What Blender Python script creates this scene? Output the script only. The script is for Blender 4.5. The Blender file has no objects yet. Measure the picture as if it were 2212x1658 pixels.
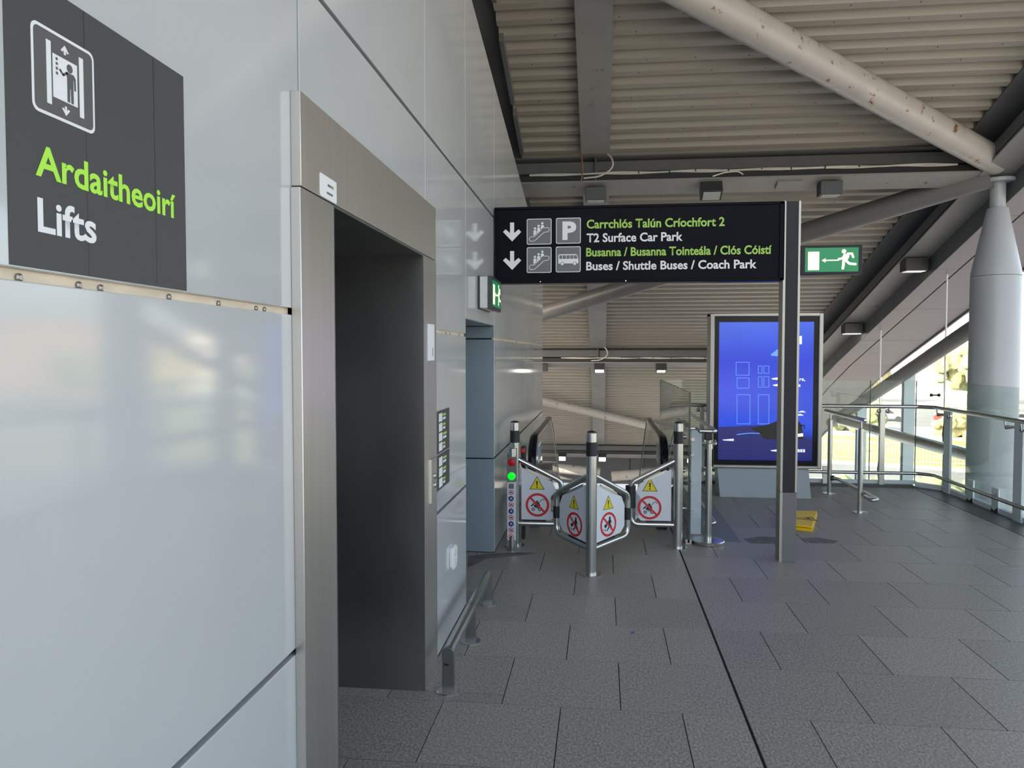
import bpy, bmesh, math, random
from mathutils import Vector, Matrix
random.seed(7)
V = Vector
# ------------------------------------------------------------------ camera
F, HC, CXP, CYP = 1660.0, 1.76, 1106.0, 829.0
YAW = math.atan2(1300 - CXP, F); PIT = -math.atan2(CYP - 763, F)
cD = V((-math.sin(YAW)*math.cos(PIT), math.cos(YAW)*math.cos(PIT), math.sin(PIT)))
cR = V((math.cos(YAW), math.sin(YAW), 0)); cU = cR.cross(cD); cC = V((0, 0, HC))
scn = bpy.context.scene
cam = bpy.data.cameras.new('camera'); camo = bpy.data.objects.new('camera', cam)
scn.collection.objects.link(camo); scn.camera = camo
cam.sensor_fit = 'HORIZONTAL'; cam.sensor_width = 36; cam.lens = F/2212*36
cam.clip_start = 0.05; cam.clip_end = 2000
camo.matrix_world = Matrix(((cR.x, cU.x, -cD.x, 0), (cR.y, cU.y, -cD.y, 0), (cR.z, cU.z, -cD.z, HC), (0, 0, 0, 1)))
# ------------------------------------------------------------------ world, sun, exposure
w = bpy.data.worlds.new('World'); scn.world = w; w.use_nodes = True
wn = w.node_tree; sky = wn.nodes.new('ShaderNodeTexSky')
sky.sky_type = 'NISHITA'; sky.sun_disc = False; sky.sun_elevation = math.radians(24); sky.sun_rotation = math.radians(235)
sky.air_density = 1.0; sky.dust_density = 2.5; sky.ozone_density = 1.0
hs = wn.nodes.new('ShaderNodeHueSaturation'); hs.inputs['Saturation'].default_value = 0.58; wn.links.new(sky.outputs[0], hs.inputs['Color']); wn.links.new(hs.outputs[0], wn.nodes['Background'].inputs[0]); wn.nodes['Background'].inputs[1].default_value = 0.30
sl = bpy.data.lights.new('sun', 'SUN'); sl.energy = 9.0; sl.angle = math.radians(0.6); sl.color = (1.0, 0.86, 0.68)
so = bpy.data.objects.new('sun', sl); scn.collection.objects.link(so)
so.rotation_euler = V((0.72, 0.52, -0.42)).to_track_quat('-Z', 'Y').to_euler()
scn.view_settings.view_transform = 'Standard'; scn.view_settings.look = 'None'
scn.view_settings.exposure = 0.95; scn.view_settings.gamma = 1.0; scn.view_settings.use_curve_mapping = False

# ------------------------------------------------------------------ pixel -> place helpers
def ray(x, y): return cD*F + cR*(x - CXP) - cU*(y - CYP)
def pz(x, y, z=0.0): d = ray(x, y); return cC + d*((z - HC)/d.z)
def pX(x, y, X): d = ray(x, y); return cC + d*(X/d.x)
def pY(x, y, Y): d = ray(x, y); return cC + d*(Y/d.y)

# ------------------------------------------------------------------ materials
def mat(name, col, rough=0.5, metal=0.0, **k):
    m = bpy.data.materials.new(name); m.use_nodes = True
    nt = m.node_tree; b = nt.nodes['Principled BSDF']
    b.inputs['Base Color'].default_value = (*col, 1); b.inputs['Roughness'].default_value = rough
    b.inputs['Metallic'].default_value = metal
    if 'spec' in k: b.inputs['Specular IOR Level'].default_value = k['spec']
    if 'emit' in k:
        b.inputs['Emission Color'].default_value = (*k.get('ecol', col), 1); b.inputs['Emission Strength'].default_value = k['emit']
    if 'coat' in k: b.inputs['Coat Weight'].default_value = k['coat']; b.inputs['Coat Roughness'].default_value = 0.05
    nz = k.get('noise')          # (scale xyz, amount, detail)
    if nz:
        tc = nt.nodes.new('ShaderNodeTexCoord'); mp = nt.nodes.new('ShaderNodeMapping'); mp.inputs['Scale'].default_value = nz[0]
        no = nt.nodes.new('ShaderNodeTexNoise'); no.inputs['Scale'].default_value = 1; no.inputs['Detail'].default_value = nz[2]
        nt.links.new(tc.outputs['Object'], mp.inputs[0]); nt.links.new(mp.outputs[0], no.inputs['Vector'])
        rp = nt.nodes.new('ShaderNodeValToRGB'); a = nz[1]
        rp.color_ramp.elements[0].position = 0.3; rp.color_ramp.elements[1].position = 0.7
        rp.color_ramp.elements[0].color = (*[c*(1 - a) for c in col], 1); rp.color_ramp.elements[1].color = (*[min(1, c*(1 + a)) for c in col], 1)
        nt.links.new(no.outputs['Fac'], rp.inputs[0]); last = rp.outputs[0]
        rust = k.get('rust')
        if rust:
            n2 = nt.nodes.new('ShaderNodeTexNoise'); n2.inputs['Scale'].default_value = rust[0]; n2.inputs['Detail'].default_value = 6; n2.inputs['Roughness'].default_value = 0.7
            nt.links.new(tc.outputs['Object'], n2.inputs['Vector'])
            r2 = nt.nodes.new('ShaderNodeValToRGB'); r2.color_ramp.elements[0].position = rust[1]; r2.color_ramp.elements[1].position = rust[1] + .04
            mx = nt.nodes.new('ShaderNodeMixRGB'); mx.inputs[2].default_value = (*rust[2], 1)
            nt.links.new(n2.outputs['Fac'], r2.inputs[0]); nt.links.new(r2.outputs[0], mx.inputs[0]); nt.links.new(last, mx.inputs[1]); last = mx.outputs[0]
        if k.get('rnd'):
            oi = nt.nodes.new('ShaderNodeObjectInfo'); mr = nt.nodes.new('ShaderNodeMapRange')
            mr.inputs['To Min'].default_value = 1 - k['rnd']; mr.inputs['To Max'].default_value = 1 + k['rnd']
            nt.links.new(oi.outputs['Random'], mr.inputs[0])
            mm = nt.nodes.new('ShaderNodeMixRGB'); mm.blend_type = 'MULTIPLY'; mm.inputs[0].default_value = 1
            nt.links.new(last, mm.inputs[1]); nt.links.new(mr.outputs[0], mm.inputs[2]); last = mm.outputs[0]
        nt.links.new(last, b.inputs['Base Color'])
        if k.get('bump'):
            bp = nt.nodes.new('ShaderNodeBump'); bp.inputs['Strength'].default_value = k['bump']; bp.inputs['Distance'].default_value = 0.002
            nt.links.new(no.outputs['Fac'], bp.inputs['Height']); nt.links.new(bp.outputs[0], b.inputs['Normal'])
        if k.get('rvar'):
            mr2 = nt.nodes.new('ShaderNodeMapRange'); mr2.inputs['To Min'].default_value = rough - k['rvar']; mr2.inputs['To Max'].default_value = rough + k['rvar']
            nt.links.new(no.outputs['Fac'], mr2.inputs[0]); nt.links.new(mr2.outputs[0], b.inputs['Roughness'])
    return m

def glassmat(name, tint, fres=1.5, rough=0.0):
    m = bpy.data.materials.new(name); m.use_nodes = True; nt = m.node_tree; nt.nodes.clear()
    o = nt.nodes.new('ShaderNodeOutputMaterial'); mix = nt.nodes.new('ShaderNodeMixShader'); tr = nt.nodes.new('ShaderNodeBsdfTransparent')
    gl = nt.nodes.new('ShaderNodeBsdfGlossy'); fr = nt.nodes.new('ShaderNodeFresnel'); fr.inputs[0].default_value = fres
    gl.inputs['Roughness'].default_value = rough; tr.inputs[0].default_value = (*[c**.5 for c in tint], 1)
    ge = nt.nodes.new('ShaderNodeNewGeometry'); mr = nt.nodes.new('ShaderNodeMapRange'); mr.inputs['To Min'].default_value = fres; mr.inputs['To Max'].default_value = 1/fres
    nt.links.new(ge.outputs['Backfacing'], mr.inputs[0]); nt.links.new(mr.outputs[0], fr.inputs[0])
    nt.links.new(fr.outputs[0], mix.inputs[0]); nt.links.new(tr.outputs[0], mix.inputs[1]); nt.links.new(gl.outputs[0], mix.inputs[2]); nt.links.new(mix.outputs[0], o.inputs[0])
    return m

M = {}
M['panel'] = mat('panel_white', (0.51, 0.525, 0.53), 0.085, spec=0.65, noise=((1.5, 1.5, 1.5), 0.03, 3))
M['recess'] = mat('recess_blue_grey', (0.22, 0.28, 0.32), 0.35, noise=((2, 2, 2), 0.05, 3))
M['backing'] = mat('joint_dark', (0.02, 0.022, 0.025), 0.7)
M['rail'] = mat('joint_rail', (0.72, 0.60, 0.46), 0.4, noise=((4, 8, 40), 0.15, 4))
M['bolt'] = mat('bolt_steel', (0.35, 0.33, 0.31), 0.35, 1.0)
M['steel'] = mat('brushed_steel', (0.64, 0.62, 0.585), 0.36, 1.0, noise=((50, 50, 1.2), 0.035, 3), rvar=0.02)
M['steel_h'] = mat('brushed_steel_header', (0.58, 0.55, 0.50), 0.42, 1.0, noise=((50, 50, 1.2), 0.035, 3), rvar=0.02)
M['chrome'] = mat('satin_tube', (0.56, 0.56, 0.55), 0.24, 1.0, noise=((20, 20, 3), 0.05, 3), rvar=0.04)
M['shadesteel'] = mat('shaded_steel', (0.30, 0.31, 0.31), 0.35, 1.0, noise=((3, 3, 1.5), 0.12, 4), rvar=0.05)  # stainless with shade and dark reflections put into its colour
M['black'] = mat('black_rubber', (0.012, 0.013, 0.015), 0.45)
M['blackgloss'] = mat('black_gloss', (0.005, 0.006, 0.008), 0.15, spec=0.25)
M['navy'] = mat('sign_navy', (0.0035, 0.0042, 0.008), 0.35, spec=0.06, noise=((2, 2, 2), 0.3, 3))
M['signgrey'] = mat('sign_charcoal', (0.055, 0.055, 0.056), 0.55)
M['icongrey'] = mat('icon_grey', (0.13, 0.14, 0.155), 0.4)
M['icongrey2'] = mat('icon_warm_grey', (0.10, 0.094, 0.096), 0.5)
M['white'] = mat('white_print', (0.80, 0.81, 0.82), 0.45)
M['green'] = mat('green_print', (0.42, 0.85, 0.06), 0.45)
M['green2'] = mat('green_print_muted', (0.36, 0.62, 0.09), 0.45)
M['tile'] = mat('granite_tile', (0.268, 0.246, 0.220), 0.46, noise=((95, 55, 95), 0.42, 8), rnd=0.07, bump=0.35, rvar=0.08)
M['border'] = mat('granite_border', (0.085, 0.083, 0.08), 0.45, noise=((40, 40, 40), 0.2, 6), bump=0.15)
M['slab'] = mat('slab_dark', (0.018, 0.018, 0.018), 0.8)
M['deck'] = mat('deck_beige', (0.295, 0.275, 0.235), 0.42, noise=((0.6, 3, 3), 0.06, 4))
M['beam'] = mat('beam_grey', (0.24, 0.238, 0.23), 0.5, noise=((3, 3, 3), 0.07, 4), rust=(7, 0.64, (0.10, 0.045, 0.02)))
M['beam2'] = mat('beam_dark_grey', (0.115, 0.12, 0.125), 0.5, noise=((3, 3, 3), 0.06, 4))
M['tubep'] = mat('tube_paint', (0.40, 0.38, 0.35), 0.36, noise=((4, 4, 4), 0.06, 5), rust=(6, 0.61, (0.20, 0.085, 0.03)))
M['tubeg'] = mat('tube_grey', (0.16, 0.157, 0.155), 0.4, noise=((4, 4, 4), 0.05, 5))
M['column'] = mat('column_paint', (0.36, 0.39, 0.42), 0.38, noise=((2, 2, 2), 0.03, 3))
M['soffit'] = mat('soffit_mauve', (0.24, 0.222, 0.228), 0.45, noise=((1, 1, 1), 0.03, 3))
M['fascia'] = mat('fascia_grey', (0.11, 0.115, 0.12), 0.5)
M['fixture'] = mat('fixture_dark', (0.035, 0.037, 0.040), 0.4)
M['lens'] = mat('fixture_lens', (0.42, 0.42, 0.41), 0.3)
M['lenslit'] = mat('fixture_lens_lit', (0.9, 0.9, 0.85), 0.3, emit=5.0, ecol=(1, 0.95, 0.82))
M['lenshalf'] = mat('fixture_lens_dim', (0.7, 0.7, 0.67), 0.3, emit=0.35, ecol=(1, 0.97, 0.9))
M['cable'] = mat('cable_white', (0.58, 0.56, 0.51), 0.5)
M['cabler'] = mat('cable_brown', (0.30, 0.13, 0.09), 0.5)
M['post'] = mat('post_charcoal', (0.026, 0.029, 0.034), 0.45, spec=0.2)
M['postg'] = mat('post_grey', (0.145, 0.147, 0.148), 0.45)
M['alu'] = mat('anodised_alu', (0.40, 0.385, 0.36), 0.45, 1.0)
M['exitgreen'] = mat('exit_green', (0.0, 0.17, 0.06), 0.3, emit=0.14, ecol=(0.0, 0.40, 0.12))
M['exitlit'] = mat('exit_white', (0.9, 0.85, 0.65), 0.3, emit=0.42, ecol=(1, 0.85, 0.58))
M['exitlit2'] = mat('exit_white_green', (0.9, 0.95, 0.7), 0.3, emit=0.45, ecol=(0.95, 0.98, 0.60))
M['boxwhite'] = mat('box_white', (0.62, 0.63, 0.62), 0.5, noise=((30, 30, 30), 0.05, 4))
M['gatewhite'] = mat('gate_panel_white', (0.66, 0.69, 0.74), 0.35, noise=((3, 3, 3), 0.03, 3))
M['red'] = mat('print_red', (0.56, 0.022, 0.035), 0.4)
M['yellow'] = mat('print_yellow', (0.72, 0.60, 0.015), 0.4)
M['pblack'] = mat('print_black', (0.008, 0.008, 0.010), 0.4)
M['blue'] = mat('print_blue', (0.012, 0.03, 0.20), 0.4)
M['redlamp'] = mat('red_lamp', (0.30, 0.0, 0.005), 0.4, emit=0.06, ecol=(0.8, 0.0, 0.0))
M['greenlamp'] = mat('green_lamp', (0.0, 0.8, 0.02), 0.3, emit=0.75, ecol=(0.0, 1.0, 0.01))
M['glass'] = glassmat('balustrade_glass', (0.80, 0.90, 0.875), 1.45)
M['glass2'] = glassmat('escalator_glass', (0.74, 0.79, 0.76), 1.45)
M['glassedge'] = mat('glass_edge', (0.03, 0.06, 0.055), 0.2)
M['glassedgel'] = mat('glass_edge_light', (0.45, 0.58, 0.54), 0.2)
M['kplinth'] = mat('kiosk_plinth', (0.30, 0.35, 0.38), 0.4, noise=((2, 2, 2), 0.04, 3))
M['platewhite'] = mat('post_plate', (0.58, 0.66, 0.70), 0.45, noise=((6, 6, 6), 0.05, 4))
M['hazard'] = mat('hazard_yellow', (0.80, 0.52, 0.01), 0.35)
M['mat_grey'] = mat('floor_cover', (0.16, 0.175, 0.18), 0.5, noise=((30, 30, 30), 0.08, 4))
M['purple'] = mat('print_lilac', (0.55, 0.5, 0.75), 0.4)
M['stain'] = mat('damp_stain', (0.13, 0.12, 0.11), 0.7, noise=((8, 8, 8), 0.3, 5))

# ------------------------------------------------------------------ mesh builder
class B:
    def __init__(s): s.v = []; s.f = []
    def add(s, vs, fs):
        n = len(s.v); s.v += [tuple(p) for p in vs]; s.f += [tuple(i + n for i in f) for f in fs]; return s
    def box(s, x0, x1, y0, y1, z0, z1):
        return s.hexa([(x0, y0, z0), (x1, y0, z0), (x1, y1, z0), (x0, y1, z0), (x0, y0, z1), (x1, y0, z1), (x1, y1, z1), (x0, y1, z1)])
    def hexa(s, c):
        return s.add(c, [(3, 2, 1, 0), (4, 5, 6, 7), (0, 1, 5, 4), (1, 2, 6, 5), (2, 3, 7, 6), (3, 0, 4, 7)])
    def obox(s, c, sx, sy, sz, ax=None):       # centre, full sizes, axes (3 vectors)
        ax = ax or (V((1, 0, 0)), V((0, 1, 0)), V((0, 0, 1))); c = V(c); q = []
        for k in (-.5, .5):
            for i, j in ((-.5, -.5), (.5, -.5), (.5, .5), (-.5, .5)): q.append(c + ax[0]*sx*i + ax[1]*sy*j + ax[2]*sz*k)
        return s.hexa(q)
    def prism(s, poly, fr, d0, d1):            # poly in (u,v) of frame, from depth d0 to d1 along n
        o, u, v, n = fr; k = len(poly)
        a = sum(poly[i][0]*poly[(i+1) % k][1] - poly[(i+1) % k][0]*poly[i][1] for i in range(k))
        if a < 0: poly = poly[::-1]
        vs = [o + u*p[0] + v*p[1] + n*d0 for p in poly] + [o + u*p[0] + v*p[1] + n*d1 for p in poly]
        return s.add(vs, [tuple(range(k - 1, -1, -1)), tuple(range(k, 2*k))] + [(i, (i+1) % k, k + (i+1) % k, k + i) for i in range(k)])
    def tube(s, pts, r, n=12, cap=True, closed=False):
        pts = [V(p) for p in pts]; m = len(pts); rings = []; prev = None
        for i, p in enumerate(pts):
            if closed: a, b = pts[i-1], pts[(i+1) % m]; d = ((p - a).normalized() + (b - p).normalized()).normalized(); half = (b - p).normalized().dot(d)
            elif i == 0: d = (pts[1] - p).normalized(); half = 1
            elif i == m - 1: d = (p - pts[-2]).normalized(); half = 1
            else:
                e, g = (p - pts[i-1]).normalized(), (pts[i+1] - p).normalized(); d = (e + g).normalized(); half = max(.5, g.dot(d))
            if prev is None:
                ref = V((0, 0, 1)) if abs(d.z) < .9 else V((1, 0, 0)); x = d.cross(ref).normalized()
            else: x = (prev - d*prev.dot(d)).normalized()
            prev = x; y = d.cross(x)
            rr = r[i] if isinstance(r, (list, tuple)) else r
            rings.append([p + (x*math.cos(t) + y*math.sin(t))*rr for t in (2*math.pi*k/n for k in range(n))])
        vs = [q for rg in rings for q in rg]; fs = []
        for i in range(m if closed else m - 1):
            j = (i + 1) % m
            for k in range(n): fs.append((i*n + k, i*n + (k+1) % n, j*n + (k+1) % n, j*n + k))
        if cap and not closed: fs += [tuple(range(n - 1, -1, -1)), tuple(range((m-1)*n, m*n))]
        return s.add(vs, fs)
    def lathe(s, prof, c, n=24, axis='z'):     # prof [(r,h)]
        c = V(c); vs = []
        for r, h in prof:
            for k in range(n):
                t = 2*math.pi*k/n; a, b = r*math.cos(t), r*math.sin(t)
                vs.append(c + (V((a, b, h)) if axis == 'z' else V((h, a, b)) if axis == 'x' else V((a, -h, b))))
        m = len(prof); fs = [(i*n + k, i*n + (k+1) % n, (i+1)*n + (k+1) % n, (i+1)*n + k) for i in range(m-1) for k in range(n)]
        fs += [tuple(range(n-1, -1, -1)), tuple(range((m-1)*n, m*n))]
        return s.add(vs, fs)
    # flat decoration
    def disc(s, fr, cx, cy, r, d0, d1, n=24, sx=1.0):
        return s.prism([(cx + sx*r*math.cos(2*math.pi*k/n), cy + r*math.sin(2*math.pi*k/n)) for k in range(n)], fr, d0, d1)
    def ring(s, fr, cx, cy, r0, r1, d0, d1, n=32):
        P = lambda r, k: (cx + r*math.cos(2*math.pi*k/n), cy + r*math.sin(2*math.pi*k/n))
        for k in range(n): s.prism([P(r0, k), P(r1, k), P(r1, k+1), P(r0, k+1)], fr, d0, d1)
        return s
    def stroke(s, fr, pts, wd, d0, d1, closed=False, round_=True):
        q = pts + [pts[0]] if closed else pts
        for a, b in zip(q, q[1:]):
            dx, dy = b[0]-a[0], b[1]-a[1]; L = math.hypot(dx, dy) or 1; nx, ny = -dy/L*wd/2, dx/L*wd/2
            s.prism([(a[0]+nx, a[1]+ny), (a[0]-nx, a[1]-ny), (b[0]-nx, b[1]-ny), (b[0]+nx, b[1]+ny)], fr, d0, d1)
        if round_:
            for p in pts: s.disc(fr, p[0], p[1], wd/2, d0, d1, 10)
        return s
    def build(s, name, m, parent=None, smooth=True, bevel=0, ang=35):
        me = bpy.data.meshes.new(name); me.from_pydata(s.v, [], s.f); me.materials.append(m if not isinstance(m, str) else M[m])
        bm = bmesh.new(); bm.from_mesh(me); bmesh.ops.recalc_face_normals(bm, faces=bm.faces); bm.to_mesh(me); bm.free()
        if smooth:
            me.polygons.foreach_set('use_smooth', [True]*len(me.polygons)); me.set_sharp_from_angle(angle=math.radians(ang))
        o = bpy.data.objects.new(name, me); scn.collection.objects.link(o)
        if bevel:
            bv = o.modifiers.new('bevel', 'BEVEL'); bv.width = bevel; bv.segments = 2; bv.limit_method = 'ANGLE'; bv.angle_limit = math.radians(40)
        if parent: adopt(o, parent)
        return o

def adopt(o, parent):
    o.parent = parent
    if parent.type == 'EMPTY': o.matrix_parent_inverse = Matrix.Translation(-parent.location)
    return o
def tag(o, label, cat, group=None):
    o['label'] = label; o['category'] = cat
    if group: o['group'] = group
    return o
def thing(name, loc, label, cat, group=None):
    o = bpy.data.objects.new(name, None); scn.collection.objects.link(o); o.location = V(loc); o.empty_display_size = .1
    return tag(o, label, cat, group)
def struct(o): o['kind'] = 'structure'; return o
def frame(o, u, v): u, v = V(u), V(v); return (V(o), u, v, u.cross(v))
def rrect(x0, x1, y0, y1, r, n=5):
    p = []
    for cx, cy, a in ((x1-r, y0+r, -90), (x1-r, y1-r, 0), (x0+r, y1-r, 90), (x0+r, y0+r, 180)):
        for k in range(n+1): t = math.radians(a + 90*k/n); p.append((cx + r*math.cos(t), cy + r*math.sin(t)))
    return p
def arcpts(c, r, a0, a1, n, f):                # f maps (u,v)->3D
    return [f(c[0] + r*math.cos(math.radians(a0 + (a1-a0)*k/n)), c[1] + r*math.sin(math.radians(a0 + (a1-a0)*k/n))) for k in range(n+1)]
def fillet(pts, rad, n=6):                     # round the corners of a 3D polyline
    pts = [V(p) for p in pts]; out = [pts[0]]
    for a, b, c in zip(pts, pts[1:], pts[2:]):
        d0, d1 = (a-b).normalized(), (c-b).normalized(); ang = d0.angle(d1); t = min(rad/math.tan(ang/2), (a-b).length*.49, (c-b).length*.49)
        p0, p1 = b + d0*t, b + d1*t
        for k in range(n+1):
            q = k/n; out.append(p0*(1-q)**2 + b*2*q*(1-q) + p1*q*q)
    return out + [pts[-1]]
_txt = {}
def text(s, fr, x0, y0, width, cap, m, parent, d=0.0012, bold=0.012, name='lettering', shear=0.0):
    def raw(t):
        c = bpy.data.curves.new('t', 'FONT'); c.body = t; c.size = 1; c.offset = bold; c.resolution_u = 3; c.extrude = 0
        o = bpy.data.objects.new('t', c); scn.collection.objects.link(o); bpy.context.view_layer.update()
        me = bpy.data.meshes.new_from_object(o.evaluated_get(bpy.context.evaluated_depsgraph_get()))
        bpy.data.objects.remove(o); bpy.data.curves.remove(c); return me
    if bold not in _txt:
        hm = raw('H'); _txt[bold] = (min(v.co.y for v in hm.vertices), max(v.co.y for v in hm.vertices)); bpy.data.meshes.remove(hm)
    h0, h1 = _txt[bold]; me = raw(s)
    xs = [v.co.x for v in me.vertices]; xa, xb = min(xs), max(xs); sy = cap/(h1-h0); sx = width/(xb-xa) if width else sy
    o_, u, v_, n = fr
    for v in me.vertices:
        a, b = (v.co.x - xa)*sx, (v.co.y - h0)*sy; v.co = o_ + u*(x0 + a + shear*b) + v_*(y0 + b) + n*d
    me.name = name; me.materials.clear(); me.materials.append(M[m])
    o = bpy.data.objects.new(name, me); scn.collection.objects.link(o); adopt(o, parent); return o

# ================================================================== FLOOR
XW = -0.94                                     # face of the panelled wall
fl = B(); fl.box(-2.0, 4.45, -6, 9.15, -.30, -.012); fl.box(.66, 4.45, 9.15, 10.80, -.30, -.012); fl.box(-2.0, -.78, 9.15, 12.3, -.30, -.012)
floor = struct(fl.build('floor', 'slab', smooth=False))
B().box(-.94, 4.04, -6, .20, -.012, 0).build('paving', 'tile', floor, smooth=False)
TP, JX, JY = .594, .700, 3.768
tile_cache = {}
def tile(x0, x1, y0, y1):
    gx, gy = .0024, .0036; x0 += gx; x1 -= gx; y0 += gy; y1 -= gy
    if x1 - x0 < .02 or y1 - y0 < .02: return
    key = (round(x1-x0, 3), round(y1-y0, 3)); me = tile_cache.get(key)
    if not me:
        a, b = (x1-x0)/2, (y1-y0)/2; c = .0007; vs = []
        for s_, z in ((0, -.0115), (0, -.0008), (c, 0)): vs += [(-a+s_, -b+s_, z), (a-s_, -b+s_, z), (a-s_, b-s_, z), (-a+s_, b-s_, z)]
        fs = [(8, 9, 10, 11)] + [(r*4+i, r*4+(i+1) % 4, r*4+4+(i+1) % 4, r*4+4+i) for r in (0, 1) for i in range(4)]
        me = bpy.data.meshes.new('tile'); me.from_pydata(vs, [], fs); me.materials.append(M['tile']); tile_cache[key] = me
    o = bpy.data.objects.new('tile', me); scn.collection.objects.link(o); o.location = ((x0+x1)/2, (y0+y1)/2, 0); o.parent = floor
def xl_of(y0, y1):
    m = (y0+y1)/2
    return -1.72 if 2.55 < m < 3.87 else (-1.50 if 5.29 < m < 6.68 else XW)
for r in range(-6, 12):
    y0, y1 = JY + r*TP, JY + (r+1)*TP
    for side in (-1, 1):
        e = [0.0]; k = .5 if r % 2 else 1.0
        while k*TP < 4.2: e.append(k*TP); k += 1
        for a, b in zip(e, e[1:]):
            j = JX + side*.005
            xa, xb = (j - b, j - a) if side < 0 else (j + a, j + b)
            for ya, yb in ((y0, y1),) if xa >= XW or not any(y0 < q < y1 for q in (2.55, 3.87, 5.29, 6.68)) else [(p, q) for p, q in zip([y0] + [t for t in (2.55, 3.87, 5.29, 6.68) if y0 < t < y1], [t for t in (2.55, 3.87, 5.29, 6.68) if y0 < t < y1] + [y1])]:
                X0 = max(xa, xl_of(ya, yb) if xa < XW else xa); X1 = min(xb, 4.04); Y1 = min(yb, 10.56)
                if Y1 > 9.15 and ya >= 9.0:
                    X0 = max(X0, .70)
                if X1 > X0 and Y1 > ya: tile(X0, X1, max(ya, .20), Y1)
# smooth border strip in front of the glass
for i in range(12):
    y0 = -1.6 + i*1.02; B().box(4.046, 4.40, y0 + .003, min(y0 + 1.017, 10.57), -.012, .001).build('border_slab', 'border', floor, smooth=False)
for i in range(4):
    x0 = .72 + i*.84; B().box(x0 + .003, x0 + .837, 10.575, 10.78, -.012, .03).build('border_slab', 'border', floor, smooth=False)
B().box(.985, 1.30, 7.30, 9.62, -.002, .004).build('cover_plate', 'mat_grey', floor, smooth=False)

# ================================================================== LEFT WALL
ROW = [0.0, .835, 1.888, 2.942]
def wtop(Y): return 4.303 - .165*(Y - 5.572)
bk = B(); X0, X1 = -1.02, -.968
for (ya, yb, za, zb) in ((-6, 2.55, 0, 2.9), (2.55, 3.865, 2.27, 2.9), (3.865, 5.275, 0, 2.9), (5.275, 6.70, 2.02, 2.9), (6.70, 12.2, -.6, 2.9)):
    bk.box(X0, X1, ya, yb, za, zb)
for ya, yb in ((-6, 2.5), (2.5, 7), (7, 12.2)):
    bk.hexa([(X0, ya, 2.9), (X1, ya, 2.9), (X1, yb, 2.9), (X0, yb, 2.9), (X0, ya, wtop(ya)-.01), (X1, ya, wtop(ya)-.01), (X1, yb, wtop(yb)-.01), (X0, yb, wtop(yb)-.01)])
wall = struct(bk.build('wall_left', 'backing', smooth=False))
def panel(y0, y1, z0, z1a, z1b=None, g=.0035, gz=.010):
    z1b = z1a if z1b is None else z1b
    ya, yb = y0 + g, y1 - g; xa, xb = -.968, XW
    B().hexa([(xa, ya, z0+gz), (xb, ya, z0+gz), (xb, yb, z0+gz), (xa, yb, z0+gz), (xa, ya, z1a-gz), (xb, ya, z1a-gz), (xb, yb, z1b-gz), (xa, yb, z1b-gz)]).build('panel', 'panel', wall, smooth=False, bevel=.0025)
COLS = [-6, -3.2, -.75, 2.333, 4.055, 5.275, 6.70, 9.36, 12.22]
for c, (ya, yb) in enumerate(zip(COLS, COLS[1:])):
    g = .010 if abs(yb - 2.333) < .01 else .0035
    for r in range(4):
        za = ROW[r]; zb = ROW[r+1] if r < 3 else None
        if c == 3 and r < 2: continue
        if c == 3 and r == 2: za = 2.30
        if c == 5 and r < 2 and za < 1.5: continue
        if c == 5 and r == 2: za = 1.995
        if r == 0: za = -.008 if c < 6 else -.008
        if r == 3: panel(ya, yb, ROW[3], wtop(ya), wtop(yb), g)
        else: panel(ya, yb, za, zb, None, g)
# end return of the wall beyond the escalator
B().box(-1.05, XW, 12.22, 12.25, -1.2, wtop(12.22)).build('end_panel', 'panel', wall, smooth=False)
B().box(-.968, XW, 7.0, 12.22, -1.2, -.02).build('panel', 'panel', wall, smooth=False)
# bright metal rail showing in the middle joint, with bolts
for (ya, yb) in ((-2, 2.255), (4.175, 5.27), (6.705, 12.2)):
    rl = B().box(-.966, -.952, ya, yb, 1.870, 1.906).build('joint_rail', 'rail', wall, smooth=False)
    bb = [pX(x, y, -.95).y for x, y in ((40, 585), (170, 612), (217, 620), (365, 640), (472, 655), (553, 664), (571, 666), (963, 719), (972, 720), (992, 722), (1085, 738), (1115, 741), (1140, 744), (1160, 746))]
    for yq in bb:
        if ya < yq < yb: B().lathe([(.0075, 0), (.0075, .004), (.004, .0065)], (-.952, yq, 1.884), 10, 'x').build('bolt', 'bolt', rl)
# door recess past the lift: blue-grey side, head, back
RX = -1.50
for za, zb in ((0, .835), (.835, 1.888), (1.888, 2.0)):
    B().box(RX, -.943, 6.672, 6.699, za + .006, zb - .006).build('recess_panel', 'recess', wall, smooth=False)
    B().box(RX, -.97, 5.245, 5.272, za + .006, zb - .006).build('recess_panel', 'recess', wall, smooth=False)
B().box(RX, -.943, 5.272, 6.70, 2.0, 2.025).build('recess_head', 'recess', wall, smooth=False)
B().box(RX, -.96, 6.726, 6.75, 0, 2.0).build('joint_backing', 'backing', wall, smooth=False)
d2 = struct(B().box(RX - .05, RX, 5.24, 6.74, 0, 2.05).build('door_2', 'recess', smooth=False))
B().box(RX, RX + .006, 5.32, 6.66, .02, 1.97).build('door_leaf', 'recess', d2, smooth=False)
B().tube([(RX + .006, 5.45, 1.0), (RX + .05, 5.45, 1.0), (RX + .05, 5.57, 1.0)], .01, 8).build('door_handle', 'chrome', d2)
# upper wall of the building behind the panels
up = B().box(-1.75, -1.55, -6, 12.3, 2.6, 10.5)
struct(up.build('wall_upper', 'beam2', smooth=False))
wr = B().box(-3.2, -1.82, -6, 12.25, -6, 10.5); struct(B().box(-10, -9, 8, 50, -6, 1.2).build('wall_sunblock', 'soffit', smooth=False)); struct(wr.build('wall_building', 'beam2', smooth=False))  # far wall is unseen, added to shade the lower far bays from sun

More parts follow.
